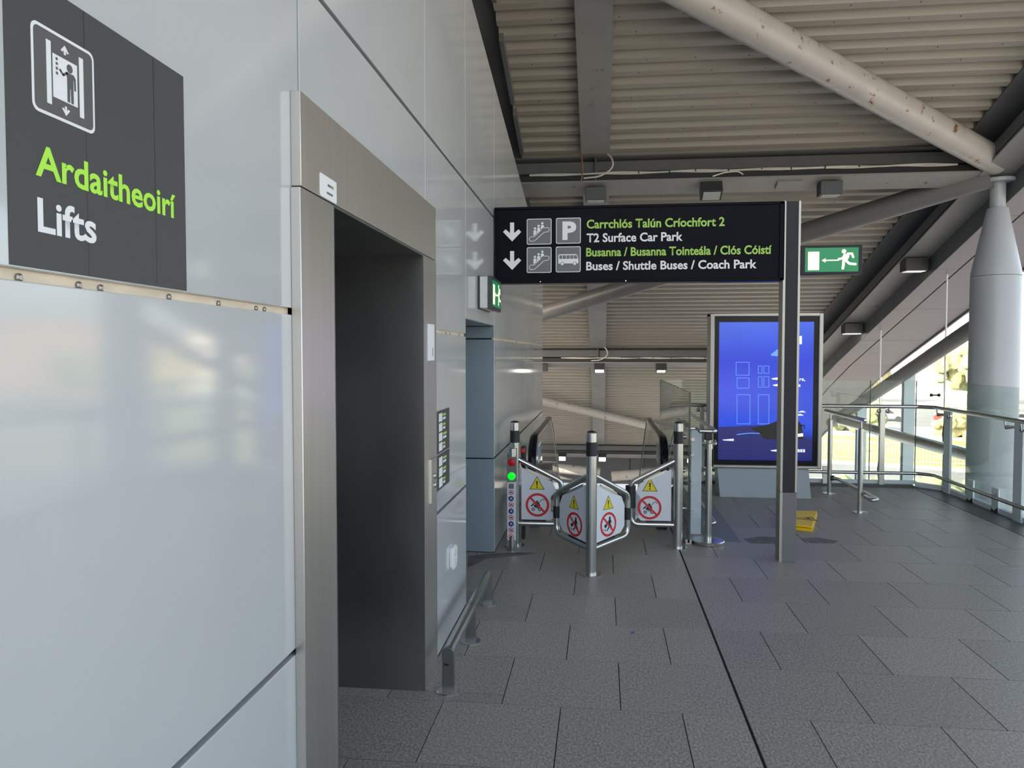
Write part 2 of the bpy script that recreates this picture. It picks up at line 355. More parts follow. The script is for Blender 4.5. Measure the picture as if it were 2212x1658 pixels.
# ================================================================== LIFT SURROUND
XF = -.908
t = thing('lift_surround', (XF, 3.2, 0), 'brushed stainless steel surround of the open lift entrance in the white wall', 'lift')
hd = B().box(XW, XF, 2.262, 4.168, 2.268, 2.553).build('header', 'steel_h', t, bevel=.002)
B().box(XW, XF, 2.255, 2.545, 0, 2.264).build('jamb', 'steel', t, bevel=.002)
jr = B().box(XW, XF, 3.868, 4.172, 0, 2.264).build('jamb', 'steel', t, bevel=.002)
B().box(-1.70, XF + .0005, 2.545, 2.55, 0, 2.262).build('reveal', 'shadesteel', t, smooth=False)  # reveals are stainless too, coloured darker for the dark recess they mirror
B().box(-1.70, XF + .0005, 3.862, 3.868, 0, 2.262).build('reveal', 'shadesteel', t, smooth=False)
B().box(-1.70, XF, 2.55, 3.862, 2.256, 2.266).build('reveal_head', 'shadesteel', t, smooth=False)
# notice plate, call plate
fw = frame((XF, 0, 0), (0, 1, 0), (0, 0, 1))
B().prism([(3.965, 1.722), (4.095, 1.722), (4.095, 1.915), (3.965, 1.915)], fw, 0, .006).build('notice_plate', 'white', jr, smooth=False)
B().prism([(4.045, 1.745), (4.058, 1.745), (4.058, 1.79), (4.045, 1.79)], fw, .006, .0065).build('notice_mark', 'icongrey', jr, smooth=False)
cp = B().prism(rrect(3.995, 4.12, .955, 1.195, .004), fw, 0, .010).build('call_plate', 'steel', t, smooth=False)
for z in (1.095, 1.045): B().lathe([(.016, 0), (.016, .006), (.012, .008)], (XF + .010, 4.075, z), 16, 'x').build('call_button', 'chrome', cp)
# sticker on the header (its square code left out)
st = B().prism([(2.418, 2.307-.03), (2.572, 2.262+.015), (2.572, 2.345), (2.418, 2.345)], fw, .0005, .001)
st = B().prism(rrect(2.416, 2.574, 2.271, 2.345, .008), fw, .0002, .0012).build('sticker', 'white', hd, smooth=False)
for a, b, z, h, m in ((2.487, 2.522, 2.318, .008, 'icongrey'), (2.522, 2.531, 2.318, .010, 'green2'), (2.531, 2.540, 2.318, .010, 'icongrey'), (2.478, 2.535, 2.292, .007, 'icongrey')):
    B().prism([(a, z-h/2), (b, z-h/2), (b, z+h/2), (a, z+h/2)], fw, .0012, .0015).build('sticker_print', m, st, smooth=False)
d1 = struct(B().box(-1.80, -1.70, 2.45, 3.95, 0, 2.4).build('door_1', 'shadesteel', smooth=False))
for a, b in ((2.56, 3.203), (3.209, 3.855)): B().box(-1.70, -1.69, a, b, .01, 2.25).build('door_leaf', 'shadesteel', d1, smooth=False)

# ================================================================== LIFT SIGN (film on the wall)
fs_ = frame((XW, 0, 0), (0, 1, 0), (0, 0, 1))
def wp(x, y): p = pX(x, y, XW); return (p.y, p.z)
sg = thing('lift_sign', (XW, 1.4, 1.905), 'charcoal wall sign with lift pictogram and the words Ardaitheoirí and Lifts', 'sign')
B().prism([(1.131, 1.902), (1.658, 1.902), (1.658, 2.382), (1.131, 2.382)], fs_, .0003, .0012).build('sign_film', 'signgrey', sg, smooth=False)
ia, ib = wp(66, 44), wp(202, 293)
u0, u1, v0, v1 = wp(66, 140)[0], wp(202, 200)[0], ib[1], wp(66, 44)[1]
v0 = (wp(203, 292)[1] + wp(70, 235)[1])/2; v1 = (wp(199, 112)[1] + wp(66, 44)[1])/2
B().prism(rrect(u0, u1, v0, v1, .014), fs_, .0012, .0016).build('icon_border', 'white', sg, smooth=False)
bd = .0055
B().prism(rrect(u0+bd, u1-bd, v0+bd, v1-bd, .010), fs_, .0016, .0020).build('icon_tile', 'icongrey2', sg, smooth=False)
W_, H_ = u1-u0, v1-v0
def iu(a, b): return (u0 + a*W_, v0 + b*H_)
ic = B()
for a in (.215, .735): ic.prism([iu(a, .14), iu(a+.07, .14), iu(a+.07, .86), iu(a, .86)], fs_, .002, .0025)
ic.prism([iu(.31, .24), iu(.70, .24), iu(.70, .74), iu(.31, .74)], fs_, .002, .0025)
for s_, y_ in ((1, .88), (-1, .10)):
    tip = y_ + (.02 if s_ > 0 else -.02); ic.prism([iu(.505, tip), iu(.57, tip - s_*.075), iu(.54, tip - s_*.085), iu(.52, tip - s_*.055), iu(.52, tip - s_*.11), iu(.49, tip - s_*.11), iu(.49, tip - s_*.055), iu(.47, tip - s_*.085), iu(.44, tip - s_*.075)], fs_, .002, .0025)
ic.build('pictogram', 'white', sg, smooth=False)
ic = B(); ic.disc(fs_, *iu(.575, .655), .0075, .0025, .003)
ic.prism([iu(.51, .60), iu(.64, .60), iu(.67, .565), iu(.67, .42), iu(.645, .42), iu(.64, .54), iu(.63, .54), iu(.63, .255), iu(.59, .255), iu(.585, .42), iu(.575, .42), iu(.57, .255), iu(.53, .255), iu(.53, .54)], fs_, .0025, .003)
ic.stroke(fs_, [iu(.53, .59), iu(.47, .545), iu(.42, .585)], .0042, .0025, .003)
for k in range(4): ic.prism([iu(.355, .68-k*.055), iu(.385, .68-k*.055), iu(.385, .71-k*.055), iu(.355, .71-k*.055)], fs_, .0025, .003)
ic.build('pictogram_figure', 'icongrey2', sg, smooth=False)
a, b = wp(75, 380), wp(378, 471); text('Ardaitheoirí', fs_, a[0], (a[1]+b[1])/2, b[0]-a[0], wp(95, 315)[1]-wp(95, 383)[1], 'green', sg, .0018, .022)
a, b = wp(80, 503), wp(207, 524); text('Lifts', fs_, a[0], (a[1]+b[1])/2, b[0]-a[0], wp(82, 428)[1]-wp(82, 502)[1], 'white', sg, .0018, .022)
for x in (182, 330):
    B().prism([(wp(x, 200)[0], 1.905), (wp(x+1, 200)[0], 1.905), (wp(x+1, 200)[0], 2.38), (wp(x, 200)[0], 2.38)], fs_, .0012, .00135).build('film_seam', 'pblack', sg, smooth=False)

# directory strip beside the lift
dr = thing('directory_sign', (XW, 4.5, .96), 'small dark floor directory sign stuck on the wall between lift jamb and recess', 'sign')
for z0, z1 in ((1.178, 1.426), (.965, 1.170)):
    pl = B().prism([(4.18, z0), (4.668, z0), (4.668, z1), (4.18, z1)], fs_, .0005, .004).build('sign_plate', 'signgrey', dr, smooth=False)
    n = 4 if z0 > 1 else 3; h = (z1 - z0 - .02)/n
    for k in range(n):
        zc = z1 - .012 - (k + .5)*h
        B().prism([(4.36, zc - h*.42), (4.455, zc - h*.42), (4.455, zc + h*.42), (4.36, zc + h*.42)], fs_, .004, .0046).build('icon', 'white', pl, smooth=False)
        L = random.uniform(.06, .13)
        B().prism([(4.475, zc + .004), (4.475 + L, zc + .004), (4.475 + L, zc + .018), (4.475, zc + .018)], fs_, .004, .0046).build('print_line', 'green2', pl, smooth=False)
        B().prism([(4.475, zc - .018), (4.475 + L*.9, zc - .018), (4.475 + L*.9, zc - .004), (4.475, zc - .004)], fs_, .004, .0046).build('print_line', 'white', pl, smooth=False)
# socket
sk = thing('wall_socket', (XW, 4.78, .47), 'white chamfered socket cover low on the white wall panel', 'socket')
B().prism([(4.70, .40), (4.80, .40), (4.83, .425), (4.83, .515), (4.80, .54), (4.70, .54), (4.68, .515), (4.68, .425)], fs_, 0, .022).build('cover', 'white', sk, bevel=.003)
for q in (.44, .50): B().lathe([(.018, 0), (.018, .006), (.012, .006)], (XW + .022, 4.755, q), 14, 'x').build('cap', 'boxwhite', sk)

# ================================================================== KICK RAIL by the wall
kr = thing('kick_rail', (-.788, 4.6, 0), 'low stainless steel kick rail on three short posts along the wall', 'rail')
kz = .205
B().tube([(-.788, 3.874, kz), (-.788, 5.296, kz)], .031, 20).build('tube', 'chrome', kr)
for yk in (3.878, 4.575, 5.292):
    ps = B(); fr = frame((-.788, yk, 0), (1, 0, 0), (0, 0, 1))
    ps.prism([(-.031, .006), (.031, .006), (.031, kz)] + [(.031*math.cos(math.radians(a)), kz + .031*math.sin(math.radians(a))) for a in range(15, 180, 15)] + [(-.031, kz)], fr, -.012, .012)
    p = ps.build('post', 'shadesteel', kr, bevel=.001)  # shaded front of the post painted in by the darker steel
    B().lathe([(.062, 0), (.062, .005), (.058, .008), (.02, .008)], (-.788, yk, 0), 28).build('base_disc', 'chrome', kr)
B().obox((-.795, 3.8645, .145), .026, .002, .010).build('slot', 'black', kr)
B().lathe([(.0315, -.002), (.0315, .002)], (-.788, 4.62, kz), 20, 'y').build('tube_joint', 'black', kr)

# ================================================================== ROOF
S1, S2 = .303, .402; YB2 = 17.68
def deckz(Y): return 4.26 - S1*(Y - 10) if Y < YB2 else 4.26 - S1*(YB2 - 10) - S2*(Y - YB2)
dk = B(); prof = []; PY = .205; Y = 1.0
while Y < 28.0:
    for a, d in ((0, 0), (.36, 0), (.45, .070), (.56, .074), (.66, .070), (.91, .070)):
        prof.append((Y + a*PY, deckz(Y + a*PY) + d))
    Y += PY
vs = []
for y, z in prof: vs += [(-1.04 if y < 12.4 else -3.6, y, z), (4.70, y, z)]
dk.add(vs, [(2*i, 2*i+1, 2*i+3, 2*i+2) for i in range(len(prof)-1)])
ceil = struct(dk.build('ceiling', 'deck', ang=20))
vs2 = B(); vs2.hexa([(-1.56, 1, deckz(1)+.12), (5.6, 1, deckz(1)+.12), (5.6, YB2, deckz(YB2)+.12), (-1.56, YB2, deckz(YB2)+.12), (-1.56, 1, deckz(1)+.3), (5.6, 1, deckz(1)+.3), (5.6, YB2, deckz(YB2)+.3), (-1.56, YB2, deckz(YB2)+.3)])
vs2.hexa([(-4.2, YB2, deckz(YB2)+.12), (5.6, YB2, deckz(YB2)+.12), (5.6, 28, deckz(28)+.12), (-4.2, 28, deckz(28)+.12), (-4.2, YB2, deckz(YB2)+.3), (5.6, YB2, deckz(YB2)+.3), (5.6, 28, deckz(28)+.3), (-4.2, 28, deckz(28)+.3)])
vs2.build('roof_skin', 'beam2', ceil, smooth=False)
sc = B()
for i, (y, z) in enumerate(prof[::6]):
    if 5.5 < y < 17 and i % 3 != 1:
        x = -.8 + random.uniform(0, .5)
        while x < 4.3:
            sc.obox((x, y + .03, z - .006), .010, .010, .014); x += random.uniform(.45, .8)
o = sc.build('screws', 'black', ceil, smooth=False); o['kind'] = 'stuff'
for (y0, ln) in ((6.2, 1.0), (7.7, 1.0), (8.9, .8)):
    b = B(); z = deckz(y0 + ln/2) - .12
    b.hexa([(-1.03, y0, deckz(y0)-.10), (-.985, y0, deckz(y0)-.10), (-.985, y0+ln, deckz(y0+ln)-.10), (-1.03, y0+ln, deckz(y0+ln)-.10), (-1.03, y0, deckz(y0)-.02), (-.985, y0, deckz(y0)-.02), (-.985, y0+ln, deckz(y0+ln)-.02), (-1.03, y0+ln, deckz(y0+ln)-.02)])
    b.build('bracket', 'beam2', ceil, smooth=False)

def slopeframe(S):                              # along (down the slope) and normal axes
    L = math.hypot(1, S); return V((0, 1/L, -S/L)), V((0, S/L, 1/L))
# long centre beams (flange lying under the deck)
for i, (ya, yb, S, ds) in enumerate(((3.0, 9.80, S1, 'along the near bay above the hanging sign'), (10.2, 17.55, S1, 'between the first and second cross beam'), (17.95, 25.4, S2, 'in the far bay above the escalator'))):
    al, no = slopeframe(S); bm = thing('roof_beam', (-.09, (ya+yb)/2, deckz((ya+yb)/2) - .06), 'grey painted flat roof beam running down the slope ' + ds, 'beam')
    c = V((-.09, (ya+yb)/2, deckz((ya+yb)/2))); L = (yb-ya)*math.hypot(1, S)
    B().obox(c - no*.055, .36, L, .025, (V((1, 0, 0)), al, no)).build('flange', 'beam', bm, smooth=False)
    B().obox(c - no*.015, .03, L, .06, (V((1, 0, 0)), al, no)).build('web', 'beam2', bm, smooth=False)
# cross beams
def flz(Y): return deckz(Y) - .395
LIGHTS = []
for i, (yb, S, ds, xr) in enumerate(((10.0, S1, 'nearest cross beam behind the direction sign', 4.58), (17.80, S1, 'second cross beam over the escalator', 4.58), (25.6, S2, 'farthest cross beam at the escalator foot', 4.58))):
    al, no = slopeframe(S); bm = thing('cross_beam', (1.8, yb, flz(yb)), 'grey steel ' + ds + ' with cable tray', 'beam')
    c = V(((-1.5 + xr)/2, yb, flz(yb))); L = xr + 1.5; ax = (V((1, 0, 0)), al, no)
    B().obox(c + no*.010, L, .36, .022, ax).build('bottom_flange', 'beam', bm, smooth=False)
    B().obox(c + no*.20, L, .03, .36, ax).build('web', 'beam2', bm, smooth=False)
    B().obox(c + no*.372, L, .30, .02, ax).build('top_flange', 'beam2', bm, smooth=False)
    B().obox(c + no*.235 - al*.075, L, .12, .15, ax).build('upper_casing', 'beam2', bm, smooth=False)
    B().obox(c + no*.075 - al*.12, L, .07, .085, ax).build('cable_tray', 'fixture', bm, smooth=False)
    sx = V((-.09, yb, flz(yb))) + no*.20 - al*.10
    B().obox(sx, .02, .14, .34, ax).build('stiffener', 'beam2', bm, smooth=False)
    if i < 2:
        cb = thing('cable_run', (1.0, yb - .17, flz(yb) + .13), 'white cable bundle clipped along the ' + ('nearest' if i == 0 else 'second') + ' cross beam', 'cable')
        base = lambda x, q: V((x, yb, flz(yb))) + no*(.128 + .006*math.sin(x*7 + q)) - al*(.165 + .004*math.cos(x*5 + q))
        B().tube([base(-.93 + k*.12, 0) for k in range(44)], .011, 6).build('cable', 'cable', cb)
        B().tube([base(-.93 + k*.12, 2) - no*.012 for k in range(44)], .009, 6).build('cable', 'cable', cb)
        B().tube(fillet([V((.06, yb, 0)) * 1 + V((0, 0, flz(yb))) + p for p in (no*.36 - al*.22, no*.30 - al*.235 + V((.05, 0, 0)), no*.2 - al*.235 + V((.075, 0, 0)), no*.13 - al*.22 + V((.03, 0, 0)), no*.06 - al*.2 + V((-.10, 0, 0)), no*.05 - al*.19 + V((-.3, 0, 0)))], .3, 4), .011, 7).build('cable_loop', 'cable', cb)
        for x in (.45, .83, 1.15, 1.55, 1.95, 2.3, 2.7, 3.1):
            B().lathe([(.019, -.006), (.019, .006)], base(x, 0) - no*.005, 8, 'x').build('clip', 'black', cb)
        if i == 0:
            B().tube(fillet([V((1.35, yb, flz(yb))) + no*.03 - al*.19, V((1.5, yb, flz(yb))) + no*.075 - al*.20, V((1.66, yb, flz(yb))) + no*.085 - al*.20, V((1.72, yb, flz(yb))) + no*.05 - al*.18], .3, 4), .009, 7).build('cable_loop', 'cable', cb)
            cr = thing('copper_cable', (-.27, yb - .2, flz(yb)), 'reddish brown cable hanging where roof beam meets the cross beam', 'cable')
            B().tube([V((-.27, yb, flz(yb))) + p for p in (no*.37 - al*.24, no*.25 - al*.23 + V((.01, 0, 0)), no*.12 - al*.22 + V((.02, 0, 0)), no*.0 - al*.20)], .009, 7).build('cable', 'cabler', cr)
# edge beam on the right
def fz1(Y): return flz(Y)
eb = thing('edge_beam', (4.68, 12, flz(12)), 'grey steel edge beam sloping down on top of the column', 'beam')
for (ya, yb, S, cc) in ((3.0, YB2, S1, 0), (YB2, 27, S2, 1)):
    al, no = slopeframe(S); ax = (V((1, 0, 0)), al, no); c = V((4.67, (ya+yb)/2, flz((ya+yb)/2))); L = (yb-ya)*math.hypot(1, S)
    B().obox(c + no*.0, .38, L, .022, ax).build('bottom_flange', 'beam', eb, smooth=False)
    B().obox(c + no*.20, .03, L, .38, ax).build('web', 'beam2', eb, smooth=False)
    B().obox(c + no*.375 - V((.20, 0, 0)), .38, L, .02, ax).build('top_flange', 'beam2', eb, smooth=False)
    B().obox(c + no*.12 - V((.13, 0, 0)), .09, L, .14, ax).build('cable_tray', 'beam2', eb, smooth=False)
# outer canopy: fascia and soffit panels
cs = thing('canopy_soffit', (5.4, 12, flz(12) - .25), 'mauve-grey soffit panels of the outer canopy beyond the edge beam', 'soffit')
def sofz(Y): return flz(Y) - .275
PL = 1.62
for (x0, x1, nm, m) in ((4.87, 5.175, 'soffit_panel', 'soffit'), (5.20, 6.05, 'soffit_panel', 'soffit')):
    y = 2.26
    while y < 25.5:
        ya, yb = y + .006, y + PL - .006
        B().hexa([(x0, ya, sofz(ya)), (x1, ya, sofz(ya)), (x1, yb, sofz(yb)), (x0, yb, sofz(yb)), (x0, ya, sofz(ya)+.03), (x1, ya, sofz(ya)+.03), (x1, yb, sofz(yb)+.03), (x0, yb, sofz(yb)+.03)]).build(nm, m, cs, smooth=False)
        y += PL
y = 2.26
while y < 25.5:
    ya, yb = y + .006, y + PL - .006
    B().hexa([(4.862, ya, sofz(ya)), (4.872, ya, sofz(ya)), (4.872, yb, sofz(yb)), (4.862, yb, sofz(yb)), (4.862, ya, flz(ya)), (4.872, ya, flz(ya)), (4.872, yb, flz(yb)), (4.862, yb, flz(yb))]).build('fascia_panel', 'fascia', cs, smooth=False)
    y += PL
for (ya, yb) in ((2.26, YB2), (YB2, 25.5)):
    B().hexa([(4.88, ya, sofz(ya)+.035), (6.05, ya, sofz(ya)+.035), (6.05, yb, sofz(yb)+.035), (4.88, yb, sofz(yb)+.035), (4.88, ya, sofz(ya)+.20), (6.05, ya, sofz(ya)+.20), (6.05, yb, sofz(yb)+.20), (4.88, yb, sofz(yb)+.20)]).build('soffit_backing', 'backing', cs, smooth=False)
    B().hexa([(6.055, ya, sofz(ya)-.03), (6.09, ya, sofz(ya)-.03), (6.09, yb, sofz(yb)-.03), (6.055, yb, sofz(yb)-.03), (6.055, ya, sofz(ya)+.25), (6.09, ya, sofz(ya)+.25), (6.09, yb, sofz(yb)+.25), (6.055, yb, sofz(yb)+.25)]).build('edge_trim', 'fascia', cs, smooth=False)

# lights -------------------------------------------------------------
def light(p, no, al, lens, label, w_=.26, d_=.19, h_=.165, tilt=0.0):
    p = V(p); n = no.copy(); a = al.copy()
    if tilt: q = Matrix.Rotation(math.radians(tilt), 3, 'X'); n = q @ n; a = q @ a
    t_ = thing('ceiling_light', p, label, 'light', 'square downlights under the roof beams'); ax = (V((1, 0, 0)), a, n)
    hb = B().obox(p - n*(h_/2), w_, d_, h_, ax).build('housing', 'fixture', t_, smooth=False, bevel=.004)
    B().obox(p - n*(h_ + .003), w_ - .05, d_ - .045, .012, ax).build('lens', lens, t_, smooth=False, bevel=.003)
al1, no1 = slopeframe(S1); al2, no2 = slopeframe(S2); up_ = V((0, 0, 1)); fw_ = V((0, 1, 0))
for x, lens, tl, ds in ((1287, 'lens', 0, 'dark square downlight on the nearest cross beam below the roof beam'), (1535, 'lens', -28, 'tilted dark square floodlight on the nearest cross beam'), (1792, 'lens', 0, 'dark square downlight on the nearest cross beam towards the column')):
    X = pY(x, 410, 9.97).x; light((X, 9.97, flz(9.97) - .005), up_, fw_, lens, ds, tilt=tl)
pl_ = thing('junction_plate', (2.3, 10, flz(10)), 'thin painted plate under the nearest cross beam between two lights', 'plate')
B().obox(V((2.30, 10.0, flz(10.0))) - no1*.012, .30, .15, .025, (V((1, 0, 0)), al1, no1)).build('plate', 'beam', pl_, bevel=.004)
for x, lens, tl, ds in ((1172, 'lens', 0, 'dark square light on the second cross beam beside the white wall'), (1295, 'lenslit', -22, 'lit square downlight on the second cross beam below the roof beam'), (1428, 'lenshalf', -20, 'dim tilted square floodlight on the second cross beam')):
    X = pY(x, 793, 17.7).x; light((X, 17.72, flz(17.72) - .005), up_, fw_, lens, ds, .24, .19, .17, tl)
for x, lens, tl, ds in ((1215, 'lenslit', -58, 'lit square light on the farthest cross beam towards the wall'), (1301, 'lenslit', -58, 'lit square downlight on the farthest cross beam below the roof beam')):
    X = pY(x, 985, 25.45).x; light((X, 25.5, flz(25.5) - .005), up_, fw_, lens, ds, .26, .2, .2, tl)
for yq, lens, ds in ((12.25, 'lenshalf', 'dim square downlight high on the sloping edge beam'), (15.1, 'lenslit', 'lit square downlight low on the sloping edge beam')):
    light((4.66, yq, flz(yq) + .0), up_, fw_, lens, ds, .32, .24, .19)

# round braces ---------------------------------------------------------
def brace(a, b, r, m, label, n=28):
    a, b = V(a), V(b); t_ = thing('tube_brace', (a + b)/2, label, 'brace')
    B().tube([a, b], r, n).build('tube', m, t_)
    d = (b - a).normalized(); B().tube([a + d*.95, a + d*.965], r*1.012, n).build('weld_seam', m, t_); return t_
n0 = V((4.66, 9.86, 4.04)); d_ = V((-3.77, -2.77, .84)); brace(n0, n0 + d_*1.48, .158, 'tubep', 'thick pale rust-stained round tube crossing under the near roof deck')
n0 = V((4.66, 9.96, 3.90)); n1 = V((-1.2, 14.62, 2.50)); brace(n0, n1, .145, 'tubeg', 'grey round tube brace passing behind the direction sign')
brace((-3.4, 19.0, 1.03), (4.3, 25.2, -1.21), .12, 'tubep', 'thin pale round tube brace above the escalator')
brace((-3.0, 26.2, -2.05), (-.05, 26.3, -2.30), .17, 'tubep', 'short pale tube at the escalator foot towards the wall'); brace((.35, 26.3, -2.42), (4.3, 26.1, -2.05), .17, 'tubep', 'short pale tube at the escalator foot towards the advertising screen')

# column ----------------------------------------------------------------
cl = thing('column', (4.75, 10.0, -6), 'thick grey-white round column with a conical head outside the glass', 'column'); cc = (4.75, 10.0, 0)
B().lathe([(.272, -6.0), (.272, 2.66), (.268, 2.675), (.272, 2.69)], cc, 48).build('shaft', 'column', cl)
B().lathe([(.272, 2.695), (.268, 2.74), (.115, 3.505), (.112, 3.512), (.09, 3.512)], cc, 48).build('cone', 'column', cl)
B().lathe([(.085, 3.50), (.085, 3.84)], cc, 32).build('neck', 'column', cl)
B().lathe([(.205, 3.815), (.205, 3.855), (.19, 3.862)], cc, 40).build('ring_plate', 'column', cl)

# outside bracing and cladding posts --------------------------------------
brace(pX(2150, 676, 4.87), pX(1795, 913, 4.87), .105, 'tubeg', 'grey round tube sloping down outside the glass from the column')
brace(pX(2150, 997, 4.87), pX(1815, 908, 4.87), .088, 'chrome', 'shiny round tube running low outside the glass')
for y, zt, ds in ((10.95, 1.93, 'right behind the column'), (13.35, 1.42, 'midway along the outer glass'), (15.65, .80, 'farthest along the outer glass')):
    p = thing('cladding_post', (5.02, y, -3), 'flat blue-white cladding post ' + ds, 'post')
    B().box(4.94, 5.12, y - .05, y + .05, -3, zt).build('post', 'platewhite', p, bevel=.004)
    B().box(4.935, 5.125, y - .055, y + .055, .30, .312).build('joint', 'black', p)
    B().box(4.925, 4.94, y - .06, y - .048, -3, zt).build('edge_seal', 'black', p)
for y, ds in ((12.17, 'nearer the column'), (14.66, 'farther from the column')):
    x = 5.10 if y < 13 else 5.03; zt = sofz(y)
    r = thing('tie_rod', (x, y, zt), 'thin pale tie rod hanging from the canopy soffit ' + ds, 'rod')
    B().tube([(x, y, zt + .01), (x, y, 1.15)], .013, 8).build('rod', 'white', r)
    B().tube([(x, y, 1.15), (x, y, -2.0)], .006, 6).build('cable', 'fixture', r)
    for z in (.55, -.35): B().tube([(x, y, z + .2), (x, y, z), (x, y, z - .2)], [.004, .024, .004], 8).build('turnbuckle', 'fixture', r)

# end bulkhead beyond the escalator
wb = struct(B().box(-1.6, 5.0, 27.3, 27.4, -2.85, -.5).build('wall_back', 'backing', smooth=False))
x = -1.6
while x < 4.9:
    B().box(x + .012, x + 1.30 - .012, 27.27, 27.3, -2.84, -1.6).build('panel', 'fascia', wb, smooth=False); x += 1.30

# ================================================================== DIRECTION SIGN ON ITS POST
YS = 6.66
ds = thing('direction_sign', (.3, 6.7, 2.37), 'long black overhead sign to car park and buses with arrows and pictograms', 'sign')
B().box(-.925, 1.50, YS, YS + .10, 2.375, 3.015).build('sign_box', 'navy', ds, bevel=.003)
for (x0, x1, z0, z1) in ((-.925, 1.50, 2.365, 2.39), (-.925, 1.50, 3.0, 3.022), (-.93, -.915, 2.37, 3.02), (1.465, 1.505, 2.37, 3.02)):
    B().box(x0, x1, YS - .012, YS + .112, z0, z1).build('frame_bar', 'navy', ds, bevel=.002)
fS = frame((0, YS, 0), (1, 0, 0), (0, 0, 1))
def sp(cx, cy): p = pY(1040 + cx/3.072, 420 + cy/3.072, YS); return (p.x, p.z)
for cy in (186, 375):
    a = B(); q = [(190, cy), (217, cy), (217, cy+70), (246, cy+45), (264, cy+62), (204, cy+125), (143, cy+62), (161, cy+45), (190, cy+70)]
    a.prism([sp(*p) for p in q], fS, .0005, .002).build('arrow', 'white', ds, smooth=False)
for cx, cy, kind in ((301, 162, 'e'), (495, 156, 'P'), (301, 350, 'e'), (494, 346, 'b')):
    (xa, zt), (xb, zb) = sp(cx, cy), sp(cx + 164, cy + 168)
    pl = B().prism(rrect(xa, xb, zb, zt, .014), fS, .0005, .0015).build('icon_border', 'white', ds, smooth=False)
    e = .006; B().prism(rrect(xa+e, xb-e, zb+e, zt-e, .010), fS, .0015, .0022).build('icon_tile', 'icongrey', pl, smooth=False)
    w_, h_ = xb-xa, zt-zb; q = lambda a, b: (xa + a*w_, zb + b*h_)
    if kind == 'e':
        k = B(); out = [q(.10, .20), q(.14, .13), q(.28, .13), q(.36, .18), q(.70, .47), q(.84, .48), q(.91, .54), q(.90, .62), q(.82, .65), q(.68, .64), q(.60, .58), q(.30, .31), q(.16, .30), q(.11, .26)]
        k.stroke(fS, out, .0055, .0022, .003, True)
        for a, b in ((.33, .42), (.48, .52), (.63, .62)):
            k.disc(fS, *q(a, b + .20), .0105, .0022, .003, 16)
            k.prism([q(a-.06, b-.08), q(a+.02, b-.03), q(a+.07, b+.03), q(a+.06, b+.11), q(a+.03, b+.135), q(a-.03, b+.135), q(a-.06, b+.11)], fS, .0022, .003)
        k.build('pictogram', 'white', pl, smooth=False)
    elif kind == 'P':
        text('P', fS, *q(.26, .14), .56*w_, .72*h_, 'white', pl, .003, .05, 'letter')
    else:
        k = B(); k.prism([q(.10, .34), q(.10, .66), q(.13, .70), q(.82, .70), q(.86, .66), q(.91, .48), q(.91, .34)], fS, .0022, .003); k.build('pictogram', 'white', pl, smooth=False)
        k = B()
        for a0, a1 in ((.14, .26), (.28, .41), (.43, .56), (.58, .71)): k.prism([q(a0, .52), q(a1, .52), q(a1, .66), q(a0, .66)], fS, .003, .0035)
        k.prism([q(.73, .52), q(.87, .52), q(.835, .66), q(.73, .66)], fS, .003, .0035)
        for a in (.26, .76): k.disc(fS, *q(a, .33), .0165, .003, .0034)
        k.build('bus_windows', 'icongrey', pl, smooth=False)
        k = B(); [k.disc(fS, *q(a, .33), .0125, .0034, .004) for a in (.26, .76)]; k.build('bus_wheels', 'white', pl, smooth=False)
for s_, (ax, ay), (bx, by), cap, m in (('Carrchlós Talún Críochfort 2', (698, 229), (1614, 206), 58, 'green2'), ('T2 Surface Car Park', (698, 318), (1335, 306), 58, 'white'),
                                    ('Busanna / Busanna Tointeála / Clós Cóistí', (695, 417), (1926, 388), 57, 'green2'), ('Buses / Shuttle Buses / Coach Park', (695, 506), (1826, 486), 57, 'white')):
    a, b = sp(ax, ay), sp(bx, by); text(s_, fS, a[0], (a[1] + b[1])/2, b[0]-a[0], cap/3.072*6.6/F, m, ds, .0015, .024)
for x in (-.53, .20): B().lathe([(.005, 0), (.005, .004)], (x, YS - .013, 2.378), 8, 'y').build('screw', 'chrome', ds)
# post
ps = thing('sign_post', (1.565, 6.72, 0), 'tall square charcoal post carrying the overhead sign', 'post')
B().box(1.497, 1.632, 6.655, 6.79, 0, .59).build('lower_sleeve', 'postg', ps, bevel=.003)
B().box(1.515, 1.615, 6.652, 6.79, .592, 3.02).build('core', 'post', ps, smooth=False)
for a, b in ((1.494, 1.516), (1.614, 1.634)): B().box(a, b, 6.648, 6.792, .592, 3.024).build('edge_strip', 'alu', ps, bevel=.002)
B().box(1.495, 1.517, 6.650, 6.792, 0, .59).build('sleeve_edge', 'alu', ps, smooth=False)
